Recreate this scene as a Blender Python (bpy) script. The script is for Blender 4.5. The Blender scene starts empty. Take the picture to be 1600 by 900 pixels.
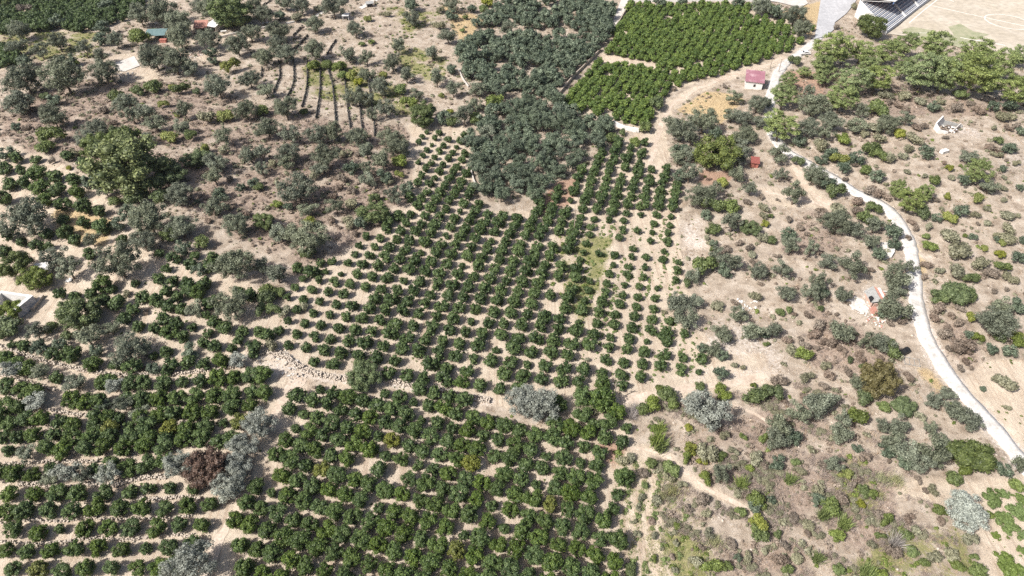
import bpy, bmesh, math, random
import numpy as np
from mathutils import Vector, Matrix

R = math.radians
rnd = random.Random(7)
rng = np.random.default_rng(11)
scene = bpy.context.scene
COL = scene.collection

# ------------------------------------------------------------------ camera
CAM_H, PITCH, F = 120.0, R(43.0), 1066.7           # drone height, tilt below the horizon, focal length in photo pixels
sp, cp = math.sin(PITCH), math.cos(PITCH)
cam = bpy.data.cameras.new('camera'); cam.sensor_width = 36; cam.lens = 24.0
cam.clip_start = 1; cam.clip_end = 12000
camo = bpy.data.objects.new('camera', cam); COL.objects.link(camo)
camo.location = (0, 0, CAM_H); camo.rotation_euler = (R(90) - PITCH, 0, 0)
scene.camera = camo

# ------------------------------------------------------------------ terrain
def H(x, y):
    x = np.asarray(x, float); y = np.asarray(y, float)
    h = 0.5 * np.sin(x / 31 + 1.3) * np.cos(y / 37 + .4) + 0.3 * np.sin(x / 13 + y / 17)
    h = h + 5.0 * np.exp(-(((x - 150) / 60) ** 2 + ((y - 180) / 70) ** 2))
    h = h + 4.0 * np.exp(-(((x + 105) / 60) ** 2 + ((y - 185) / 50) ** 2))
    return h

def at(px, py, hc=0.0):
    """the ground place seen at photo pixel px,py (hc: height of the seen point above the ground)"""
    a, b = (px - 800) / F, (py - 450) / F
    d = np.array([a, cp - b * sp, -sp - b * cp])
    z = hc
    for _ in range(12):
        t = (z - CAM_H) / d[2]
        x, y = d[0] * t, d[1] * t
        z = float(H(x, y)) + hc
    return x, y, z - hc, t                          # t = depth along the view axis

def project(x, y, z):
    zc = y * cp + (CAM_H - z) * sp
    return 800 + F * x / zc, 450 + F * ((CAM_H - z) * cp - y * sp) / zc, zc

def inpoly(px, py, poly):
    px = np.asarray(px, float); py = np.asarray(py, float)
    c = np.zeros(px.shape, bool)
    n = len(poly)
    for i in range(n):
        x1, y1 = poly[i]; x2, y2 = poly[(i + 1) % n]
        if y1 == y2: continue
        k = ((y1 > py) != (y2 > py)) & (px < (x2 - x1) * (py - y1) / (y2 - y1) + x1)
        c ^= k
    return c

def crop(ox, oy, s):
    return [(ox + a / 4, oy + b / 4) for a, b in (map(float, t.split(',')) for t in s.split())]

# ------------------------------------------------------------------ object helpers
def tag(o, label=None, cat=None, group=None, kind=None):
    if label: o['label'] = label
    if cat: o['category'] = cat
    if group: o['group'] = group
    if kind: o['kind'] = kind
    return o

def empty(name, loc=(0, 0, 0), rz=0, sc=1):
    o = bpy.data.objects.new(name, None); COL.objects.link(o)
    o.location = loc; o.rotation_euler = (0, 0, rz); o.scale = (sc, sc, sc) if not hasattr(sc, '__len__') else sc
    o.empty_display_size = .3
    return o

def link(name, me, parent=None):
    o = bpy.data.objects.new(name, me); COL.objects.link(o)
    if parent is not None: o.parent = parent
    return o

def mesh_np(name, V, Fq, mat, tint=None, smooth=False):
    """V (n,3), Fq (m,4) or (m,3) index arrays (or list of such)"""
    me = bpy.data.meshes.new(name)
    fl = Fq if isinstance(Fq, list) else [Fq]
    fl = [f for f in fl if len(f)]
    idx = np.concatenate([f.ravel() for f in fl]).astype(np.int32)
    cnt = np.concatenate([np.full(len(f), f.shape[1]) for f in fl]).astype(np.int32)
    me.vertices.add(len(V)); me.vertices.foreach_set('co', np.ascontiguousarray(V, np.float32).ravel())
    me.loops.add(len(idx)); me.loops.foreach_set('vertex_index', idx)
    me.polygons.add(len(cnt))
    me.polygons.foreach_set('loop_start', np.concatenate([[0], np.cumsum(cnt)[:-1]]).astype(np.int32))
    me.polygons.foreach_set('loop_total', cnt)
    if smooth: me.polygons.foreach_set('use_smooth', np.ones(len(cnt), bool))
    me.update(calc_edges=True)
    if tint is not None:
        a = me.attributes.new('tint', 'FLOAT', 'POINT'); a.data.foreach_set('value', np.ascontiguousarray(tint, np.float32))
    if mat: me.materials.append(mat)
    return me

class MB:
    """collects boxes, quads and tubes and links them as one mesh"""
    def __init__(s): s.bm = bmesh.new()
    def box(s, c, d, rz=0, tilt=(0, 0)):
        m = Matrix.Translation(c) @ Matrix.Rotation(rz, 4, 'Z') @ Matrix.Rotation(tilt[0], 4, 'X') @ Matrix.Rotation(tilt[1], 4, 'Y') @ Matrix.Diagonal((d[0], d[1], d[2], 1))
        bmesh.ops.create_cube(s.bm, size=1, matrix=m); return s
    def prism(s, pts, z0, z1):
        """pts (x,y) outline; z0, z1 numbers or lists per point"""
        n = len(pts)
        a = z0 if hasattr(z0, '__len__') else [z0] * n
        b = z1 if hasattr(z1, '__len__') else [z1] * n
        lo = [s.bm.verts.new((p[0], p[1], a[i])) for i, p in enumerate(pts)]
        hi = [s.bm.verts.new((p[0], p[1], b[i])) for i, p in enumerate(pts)]
        s.bm.faces.new(hi); s.bm.faces.new(lo[::-1])
        for i in range(n):
            j = (i + 1) % n
            s.bm.faces.new((lo[i], lo[j], hi[j], hi[i]))
        return s
    def tube(s, p, q, r0, r1=None, n=8):
        r1 = r0 if r1 is None else r1
        p, q = Vector(p), Vector(q)
        d = (q - p).normalized(); u = d.orthogonal().normalized(); v = d.cross(u)
        A = [s.bm.verts.new(p + (u * math.cos(2 * math.pi * k / n) + v * math.sin(2 * math.pi * k / n)) * r0) for k in range(n)]
        B = [s.bm.verts.new(q + (u * math.cos(2 * math.pi * k / n) + v * math.sin(2 * math.pi * k / n)) * r1) for k in range(n)]
        for k in range(n): s.bm.faces.new((A[k], A[(k + 1) % n], B[(k + 1) % n], B[k]))
        s.bm.faces.new(A[::-1]); s.bm.faces.new(B); return s
    def stone(s, c, r, seed=0):
        g = random.Random(seed)
        m = Matrix.Translation(c) @ Matrix.Rotation(g.random() * 6, 4, 'Z') @ Matrix.Diagonal((r * g.uniform(.8, 1.5), r * g.uniform(.7, 1.1), r * g.uniform(.5, .9), 1))
        v = bmesh.ops.create_icosphere(s.bm, subdivisions=1, radius=1, matrix=m)['verts']
        for w in v: w.co += Vector((g.uniform(-1, 1), g.uniform(-1, 1), g.uniform(-1, 1))) * r * .18
        return s
    def build(s, name, mat, parent=None, bevel=0):
        if bevel: bmesh.ops.bevel(s.bm, geom=s.bm.edges[:], offset=bevel, segments=1, affect='EDGES')
        bmesh.ops.recalc_face_normals(s.bm, faces=s.bm.faces[:])
        me = bpy.data.meshes.new(name); s.bm.to_mesh(me); s.bm.free()
        me.materials.append(mat)
        return link(name, me, parent)

# ------------------------------------------------------------------ materials
def newmat(name):
    m = bpy.data.materials.new(name); m.use_nodes = True
    nt = m.node_tree; nt.nodes.clear()
    return m, nt, nt.nodes.new, nt.links.new

def leaf_mat(name, dark, light, var=.25, trans=.2, rough=.55):
    m, nt, N, L = newmat(name)
    out = N('ShaderNodeOutputMaterial')
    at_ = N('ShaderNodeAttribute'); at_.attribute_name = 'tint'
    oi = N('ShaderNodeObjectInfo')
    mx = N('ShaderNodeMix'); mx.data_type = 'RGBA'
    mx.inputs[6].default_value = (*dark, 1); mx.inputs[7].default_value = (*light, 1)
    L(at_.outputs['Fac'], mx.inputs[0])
    hs = N('ShaderNodeHueSaturation')
    r1 = N('ShaderNodeMapRange'); r1.inputs[3].default_value = 1 - var; r1.inputs[4].default_value = 1 + var
    L(oi.outputs['Random'], r1.inputs[0]); L(r1.outputs[0], hs.inputs['Value'])
    mul = N('ShaderNodeMath'); mul.operation = 'MULTIPLY'; mul.inputs[1].default_value = 7.31
    fr = N('ShaderNodeMath'); fr.operation = 'FRACT'
    r2 = N('ShaderNodeMapRange'); r2.inputs[3].default_value = .484; r2.inputs[4].default_value = .502
    L(oi.outputs['Random'], mul.inputs[0]); L(mul.outputs[0], fr.inputs[0]); L(fr.outputs[0], r2.inputs[0]); L(r2.outputs[0], hs.inputs['Hue'])
    r3 = N('ShaderNodeMapRange'); r3.inputs[3].default_value = 1.12; r3.inputs[4].default_value = .85
    L(fr.outputs[0], r3.inputs[0]); L(r3.outputs[0], hs.inputs['Saturation'])
    L(mx.outputs[2], hs.inputs['Color'])
    p = N('ShaderNodeBsdfPrincipled'); p.inputs['Roughness'].default_value = rough; p.inputs['Specular IOR Level'].default_value = .35
    L(hs.outputs[0], p.inputs['Base Color'])
    t = N('ShaderNodeBsdfTranslucent'); L(hs.outputs[0], t.inputs[0])
    ms = N('ShaderNodeMixShader'); ms.inputs[0].default_value = trans
    L(p.outputs[0], ms.inputs[1]); L(t.outputs[0], ms.inputs[2]); L(ms.outputs[0], out.inputs[0])
    return m

def surf_mat(name, cols, scale=1.0, rough=.85, bump=.3, fine=6.0, stain=.15, spec=.25):
    """mottled surface: noise between colours plus finer grain and a bump"""
    m, nt, N, L = newmat(name)
    out = N('ShaderNodeOutputMaterial'); p = N('ShaderNodeBsdfPrincipled'); L(p.outputs[0], out.inputs[0])
    tc = N('ShaderNodeTexCoord')
    n1 = N('ShaderNodeTexNoise'); n1.inputs['Scale'].default_value = scale; n1.inputs['Detail'].default_value = 6; n1.inputs['Roughness'].default_value = .65
    L(tc.outputs['Object'], n1.inputs['Vector'])
    rp = N('ShaderNodeValToRGB'); e = rp.color_ramp.elements
    k = len(cols)
    e[0].position = .3; e[0].color = (*cols[0], 1); e[1].position = .7; e[1].color = (*cols[-1], 1)
    for i in range(1, k - 1):
        q = e.new(.3 + .4 * i / (k - 1)); q.color = (*cols[i], 1)
    L(n1.outputs[0], rp.inputs[0])
    n2 = N('ShaderNodeTexNoise'); n2.inputs['Scale'].default_value = scale * fine; n2.inputs['Detail'].default_value = 4
    L(tc.outputs['Object'], n2.inputs['Vector'])
    mr = N('ShaderNodeMapRange'); mr.inputs[1].default_value = .3; mr.inputs[2].default_value = .7; mr.inputs[3].default_value = 1 - stain; mr.inputs[4].default_value = 1 + stain
    L(n2.outputs[0], mr.inputs[0])
    mu = N('ShaderNodeVectorMath'); mu.operation = 'SCALE'; L(rp.outputs[0], mu.inputs[0]); L(mr.outputs[0], mu.inputs['Scale'])
    L(mu.outputs[0], p.inputs['Base Color'])
    b = N('ShaderNodeBump'); b.inputs['Strength'].default_value = bump; b.inputs['Distance'].default_value = .05
    L(n2.outputs[0], b.inputs['Height']); L(b.outputs[0], p.inputs['Normal'])
    p.inputs['Roughness'].default_value = rough; p.inputs['Specular IOR Level'].default_value = spec
    return m

M = {}
M['orange'] = leaf_mat('orange_leaves', (.031, .062, .015), (.138, .205, .053), .15)
M['orangeyellow'] = leaf_mat('yellowing_orange_leaves', (.07, .09, .02), (.25, .275, .075), .1)
M['olive'] = leaf_mat('olive_leaves', (.072, .085, .056), (.27, .302, .21), .2)
M['grove'] = leaf_mat('grove_olive_leaves', (.05, .073, .047), (.20, .245, .165), .2)
M['silver'] = leaf_mat('silver_olive_leaves', (.14, .155, .13), (.43, .455, .39), .1)
M['pale'] = leaf_mat('silver_white_leaves', (.27, .30, .26), (.50, .54, .47), .06)
M['bush'] = leaf_mat('bush_leaves', (.07, .10, .026), (.20, .26, .075), .25)
M['darkbush'] = leaf_mat('dark_bush_leaves', (.055, .08, .03), (.17, .22, .08), .2)
M['yellow'] = leaf_mat('yellow_green_leaves', (.13, .16, .03), (.29, .31, .07), .2)
M['pine'] = leaf_mat('pine_needles', (.10, .14, .048), (.365, .445, .175), .1)
M['dullshrub'] = leaf_mat('dull_shrub_leaves', (.155, .155, .095), (.34, .34, .225), .2)
M['brown'] = leaf_mat('dry_brown_leaves', (.15, .12, .09), (.30, .25, .195), .2)
M['bigtree'] = leaf_mat('big_tree_leaves', (.06, .085, .03), (.27, .31, .12), .05)
M['roundtree'] = leaf_mat('round_tree_leaves', (.06, .085, .022), (.215, .26, .07), .05)
M['withered'] = leaf_mat('withered_leaves', (.075, .05, .035), (.20, .135, .095), .05)
M['brownolive'] = leaf_mat('rusty_green_leaves', (.085, .075, .025), (.20, .18, .075), .05)
M['vine'] = leaf_mat('vine_leaves', (.09, .135, .035), (.185, .26, .08), .12)
M['reed'] = leaf_mat('reed_blades', (.09, .14, .04), (.25, .31, .11), .2)
M['palereed'] = leaf_mat('pale_reed_blades', (.27, .28, .13), (.45, .46, .26), .08)
M['deadtwig'] = leaf_mat('dead_twigs', (.17, .15, .13), (.42, .39, .37), .08, 0)
M['drygrass'] = leaf_mat('dry_grass_blades', (.22, .16, .11), (.50, .42, .29), .1, .1)
M['bark'] = surf_mat('bark', [(.10, .075, .055), (.2, .16, .125)], 3)
M['stone'] = surf_mat('dry_stone', [(.35, .295, .24), (.50, .44, .375)], 1.2)
M['shadedstone'] = surf_mat('shade_dark_stone', [(.035, .035, .035), (.09, .085, .075)], 1.2)  # shade of the terrace risers painted into the stone colour
M['paleconcrete'] = surf_mat('pale_concrete', [(.42, .39, .355), (.56, .53, .49)], .35, bump=.15)
M['white'] = surf_mat('white_plaster', [(.52, .51, .49), (.66, .65, .635)], .8, bump=.1, stain=.1)
M['benchwhite'] = surf_mat('bench_paint', [(.45, .45, .46), (.58, .58, .58)], .8, bump=.05)
M['greywall'] = surf_mat('grey_plaster', [(.25, .26, .28), (.5, .5, .52)], .8, bump=.2)
M['redroof'] = surf_mat('faded_red_roof', [(.26, .12, .15), (.29, .14, .17), (.42, .29, .31)], .35, rough=.5, bump=.05, stain=.07)
M['dullred'] = surf_mat('dull_red_boards', [(.28, .09, .07), (.42, .18, .14)], 2)
M['darkred'] = surf_mat('dark_red_roof', [(.17, .045, .04), (.28, .10, .08)], 2)
M['orangetile'] = surf_mat('orange_tiles', [(.30, .13, .095), (.44, .25, .20)], 2.5)
M['sheet'] = surf_mat('corrugated_sheet', [(.22, .22, .21), (.36, .36, .35)], 1, rough=.5)
M['black'] = surf_mat('black_plastic', [(.012, .012, .013), (.03, .03, .03)], 1, rough=.4)
M['glass'] = surf_mat('dark_glass', [(.015, .018, .02), (.03, .035, .04)], 1, rough=.15, spec=.5, bump=0)
M['wood'] = surf_mat('weathered_pole', [(.20, .165, .13), (.36, .31, .26)], 2)
M['metal'] = surf_mat('grey_metal', [(.25, .25, .25), (.4, .4, .4)], 2, rough=.5)
M['teal'] = surf_mat('teal_sheeting', [(.09, .15, .155), (.17, .24, .245)], .8, rough=.5)
M['blue'] = surf_mat('blue_paint', [(.06, .13, .30), (.12, .22, .42)], .8, rough=.5)
M['bluegrey'] = surf_mat('grey_blue_concrete', [(.20, .22, .26), (.3, .32, .36)], .4)
M['asphalt'] = surf_mat('grey_asphalt', [(.33, .33, .34), (.43, .43, .44)], .15, bump=.1)
M['road'] = surf_mat('white_concrete_road', [(.36, .34, .31), (.48, .46, .435), (.57, .555, .53)], .4, bump=.3, stain=.17)
M['track'] = surf_mat('dirt_track', [(.37, .29, .225), (.46, .38, .305), (.53, .45, .375)], .4, bump=.4, stain=.2)
M['pitch'] = surf_mat('dry_pitch', [(.37, .325, .255), (.42, .37, .30), (.46, .415, .35)], .08, bump=.05)
M['turf'] = surf_mat('green_pitch', [(.22, .24, .14), (.36, .335, .24)], .35, bump=.05)
M['line'] = surf_mat('chalk_line', [(.62, .58, .52), (.75, .72, .68)], .6, bump=0)
M['paint'] = surf_mat('white_car_paint', [(.76, .76, .77), (.8, .8, .8)], .3, rough=.25, bump=0, stain=.02, spec=.5)
M['pinkwall'] = surf_mat('pink_brick', [(.42, .28, .22), (.55, .42, .36)], 3)

# ------------------------------------------------------------------ foliage
def unit(v): return v / np.maximum(np.linalg.norm(v, axis=-1, keepdims=True), 1e-9)

_bm = bmesh.new(); bmesh.ops.create_icosphere(_bm, subdivisions=1, radius=1)
ICO_V = np.array([v.co[:] for v in _bm.verts]); ICO_F = np.array([[v.index for v in f.verts] for f in _bm.faces]); _bm.free()

def foliage(seed, nl, lr, nleaf, leaf, z0, z1, fill=.62, squash=1.0, aspect=1.0, dome=False, core=.72, open_=0.0):
    """a crown one unit wide standing on z=0: many small leaf sprays spread over overlapping lobes.
    returns verts, quads, tris, tint"""
    g = np.random.default_rng(seed)
    rz = (z1 - z0) / 2; zc = (z0 + z1) / 2
    d = unit(g.normal(size=(nl, 3)))
    if dome: d[:, 2] = np.where(d[:, 2] < -.25, -d[:, 2], d[:, 2])
    rad = g.uniform(fill * .75, 1.0, nl) ** .6
    lrad = lr * g.uniform(.7, 1.3, nl)
    C = d * rad[:, None] * np.array([.5 - lr * .75, (.5 - lr * .75) * aspect, max(rz - lr * .75 * squash, .02)])
    C[:, 2] += zc
    C[:, :2] += g.normal(size=(nl, 2)) * .02
    w = lrad ** 2; w /= w.sum()
    k = g.choice(nl, nleaf * 3, p=w)
    dd = unit(g.normal(size=(nleaf * 3, 3)))
    p = C[k] + dd * (lrad[k] * g.uniform(.72, 1.06, nleaf * 3))[:, None] * np.array([1, 1, squash])
    # drop sprays buried in other lobes
    keep = np.ones(len(p), bool)
    for i in range(nl):
        q = (p - C[i]) / np.array([1, 1, squash])
        keep &= ~((np.linalg.norm(q, axis=1) < lrad[i] * .68) & (k != i))
    keep &= p[:, 2] > z0 * .6
    sel = np.flatnonzero(keep)[:nleaf]
    p, dd, k = p[sel], dd[sel], k[sel]
    n = unit(dd * 1.0 + g.normal(size=dd.shape) * .55 + np.array([0, 0, .12]))
    t = unit(np.cross(n, g.normal(size=n.shape))); b = np.cross(n, t)
    a = (leaf * g.uniform(.6, 1.25, len(p)))[:, None] * .5
    V = np.stack([p - t * a, p - b * a * .62, p + t * a, p + b * a * .62], 1).reshape(-1, 3)
    Q = np.arange(len(V)).reshape(-1, 4)
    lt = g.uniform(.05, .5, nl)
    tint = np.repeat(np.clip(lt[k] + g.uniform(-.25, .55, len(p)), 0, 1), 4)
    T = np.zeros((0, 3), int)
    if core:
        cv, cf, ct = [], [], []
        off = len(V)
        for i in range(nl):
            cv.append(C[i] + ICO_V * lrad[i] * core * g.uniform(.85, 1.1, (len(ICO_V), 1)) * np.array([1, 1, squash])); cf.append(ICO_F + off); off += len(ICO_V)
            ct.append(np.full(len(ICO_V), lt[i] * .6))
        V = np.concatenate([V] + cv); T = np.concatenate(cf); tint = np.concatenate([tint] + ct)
        V[:, 2] = np.maximum(V[:, 2], .004)
    r = np.percentile(np.abs(V[:, 0]), 98.5)
    V[:, :2] *= .5 / r
    return V, Q, T, tint

def blades(seed, n, h, lean, wid, spread=.35, curve=.25):
    """spiky clump one unit wide: long narrow blades from the ground"""
    g = np.random.default_rng(seed)
    base = np.concatenate([g.normal(size=(n, 2)) * spread * .5, np.zeros((n, 1))], 1)
    az = g.uniform(0, 2 * np.pi, n); le = g.uniform(.1, 1, n) * lean
    dirn = np.stack([np.cos(az) * np.sin(le), np.sin(az) * np.sin(le), np.cos(le)], 1)
    L = h * g.uniform(.55, 1.1, n)[:, None]
    side = unit(np.cross(dirn, np.array([0, 0, 1.]) + g.normal(size=(n, 3)) * .3)) * wid * .5
    mid = base + dirn * L * .55; tip = base + dirn * L; tip[:, 2] -= (L[:, 0] * curve * le); tip[:, 2] = np.maximum(tip[:, 2], .02)
    V = np.stack([base - side, base + side, mid + side, mid - side, tip + side * .3, tip - side * .3], 1).reshape(-1, 3)
    o = np.arange(n)[:, None] * 6
    Q = np.concatenate([o + [0, 1, 2, 3], o + [3, 2, 4, 5]])
    tint = np.repeat(g.uniform(0, 1, n), 6)
    r = np.percentile(np.linalg.norm(V[:, :2], axis=1), 95); V[:, :2] *= .5 / r
    return V, Q, np.zeros((0, 3), int), tint

def trunk_mesh(seed, h, r, limbs=3, top=.55):
    b = MB(); g = random.Random(seed)
    pts = [Vector((0, 0, -.03)), Vector((g.uniform(-.02, .02), g.uniform(-.02, .02), h * .45)), Vector((g.uniform(-.04, .04), g.uniform(-.04, .04), h))]
    b.tube(pts[0], pts[1], r * 1.25, r * .85); b.tube(pts[1], pts[2], r * .85, r * .6)
    for k in range(limbs):
        a = 2 * math.pi * (k + g.random() * .6) / limbs
        e = pts[2] + Vector((math.cos(a) * .26, math.sin(a) * .26, (top - h) * g.uniform(.6, 1)))
        b.tube(pts[1].lerp(pts[2], .7), e, r * .5, r * .2, 6)
    bm = b.bm; bmesh.ops.recalc_face_normals(bm, faces=bm.faces[:])
    me = bpy.data.meshes.new('trunk'); bm.to_mesh(me); bm.free(); me.materials.append(M['bark']); return me

CROWNS = {  # variants of each crown shape, all one unit wide
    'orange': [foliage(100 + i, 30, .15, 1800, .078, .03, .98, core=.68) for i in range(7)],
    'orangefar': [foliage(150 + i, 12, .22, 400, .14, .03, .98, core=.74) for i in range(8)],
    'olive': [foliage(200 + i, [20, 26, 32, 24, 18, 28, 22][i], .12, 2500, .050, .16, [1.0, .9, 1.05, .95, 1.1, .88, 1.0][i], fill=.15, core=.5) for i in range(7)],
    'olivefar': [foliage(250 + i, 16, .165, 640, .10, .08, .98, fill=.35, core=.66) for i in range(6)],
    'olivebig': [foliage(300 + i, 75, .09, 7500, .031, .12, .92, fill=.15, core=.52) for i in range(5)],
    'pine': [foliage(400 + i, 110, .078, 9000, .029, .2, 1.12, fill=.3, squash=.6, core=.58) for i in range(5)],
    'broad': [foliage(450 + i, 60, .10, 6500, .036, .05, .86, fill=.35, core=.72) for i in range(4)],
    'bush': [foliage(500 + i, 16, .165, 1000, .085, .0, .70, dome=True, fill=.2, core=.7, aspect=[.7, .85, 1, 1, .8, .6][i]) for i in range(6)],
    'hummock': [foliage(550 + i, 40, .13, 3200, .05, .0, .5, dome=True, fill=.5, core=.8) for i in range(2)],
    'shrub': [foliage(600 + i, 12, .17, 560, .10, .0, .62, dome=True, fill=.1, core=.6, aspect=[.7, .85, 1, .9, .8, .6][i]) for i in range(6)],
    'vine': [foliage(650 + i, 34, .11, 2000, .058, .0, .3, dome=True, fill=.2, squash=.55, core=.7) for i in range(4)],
    'reed': [blades(700 + i, 260, 1.0, .75, .035) for i in range(3)],
    'palereed': [blades(720 + i, 420, .5, .9, .022, spread=.9) for i in range(2)],
    'dead': [blades(740 + i, 240, .75, 1.15, .012, spread=.12, curve=0) for i in range(2)],
}
_cache = {}
def crown_mesh(shape, i, mat, name):
    key = (shape, i, mat)
    if key not in _cache:
        V, Q, T, ti = CROWNS[shape][i]
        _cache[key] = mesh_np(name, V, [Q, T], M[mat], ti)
    return _cache[key]
TRUNKS = {'orange': trunk_mesh(1, .16, .03, 3, .4), 'olive': trunk_mesh(2, .26, .04, 4, .6), 'olivebig': trunk_mesh(3, .24, .035, 5, .55),
          'pine': trunk_mesh(4, .42, .028, 4, .75), 'broad': trunk_mesh(5, .2, .03, 5, .6)}

# kind code -> object name, label noun, category, leaf material, shape, seen-centre height (of width), parts?
KIND = {
    'O': ('olive_tree', 'grey-green olive tree', 'olive tree', 'olive', 'olive', .50, True),
    'S': ('olive_tree', 'silver-grey olive tree', 'olive tree', 'silver', 'olivebig', .46, True),
    'T': ('silver_tree', 'silvery white leafy tree', 'tree', 'pale', 'olivebig', .46, True),
    'K': ('broadleaf_tree', 'dark green broadleaf tree', 'tree', 'darkbush', 'broad', .38, True),
    'A': ('broadleaf_tree', 'huge spreading green tree', 'tree', 'bigtree', 'broad', .42, True),
    'k': ('broadleaf_tree', 'fresh green broadleaf tree', 'tree', 'bush', 'broad', .38, True),
    'P': ('pine_tree', 'bright green pine tree', 'pine tree', 'pine', 'pine', .66, True),
    'Z': ('round_tree', 'round yellow-green tree', 'tree', 'roundtree', 'broad', .42, True),
    'B': ('bush', 'green leafy bush', 'bush', 'bush', 'bush', .3, False),
    'D': ('bush', 'dark green bush', 'bush', 'darkbush', 'bush', .3, False),
    'Y': ('bush', 'yellow-green bush', 'bush', 'yellow', 'bush', .3, False),
    'U': ('shrub', 'dull grey-green shrub', 'shrub', 'dullshrub', 'shrub', .28, False),
    'R': ('shrub', 'brown dry shrub', 'shrub', 'brown', 'shrub', .28, False),
    'N': ('withered_tree', 'withered tree with brown leaves', 'tree', 'withered', 'broad', .36, True),
    'C': ('carob_tree', 'rounded rusty green tree', 'tree', 'brownolive', 'broad', .36, True),
    'H': ('bush', 'broad smooth dark green bush', 'bush', 'darkbush', 'hummock', .22, False),
    'V': ('vine', 'bright green sprawling vine', 'vine', 'vine', 'vine', .12, False),
    'W': ('reed_clump', 'spiky green reed clump', 'reeds', 'reed', 'reed', .4, False),
    'Q': ('reed_clump', 'pale yellow reed clump', 'reeds', 'palereed', 'palereed', .2, False),
    'X': ('dead_bush', 'leafless grey dead bush', 'dead bush', 'deadtwig', 'dead', .3, False),
    'G': ('orange_tree', 'green orange tree', 'orange tree', 'orange', 'orange', .46, True),
}
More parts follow.
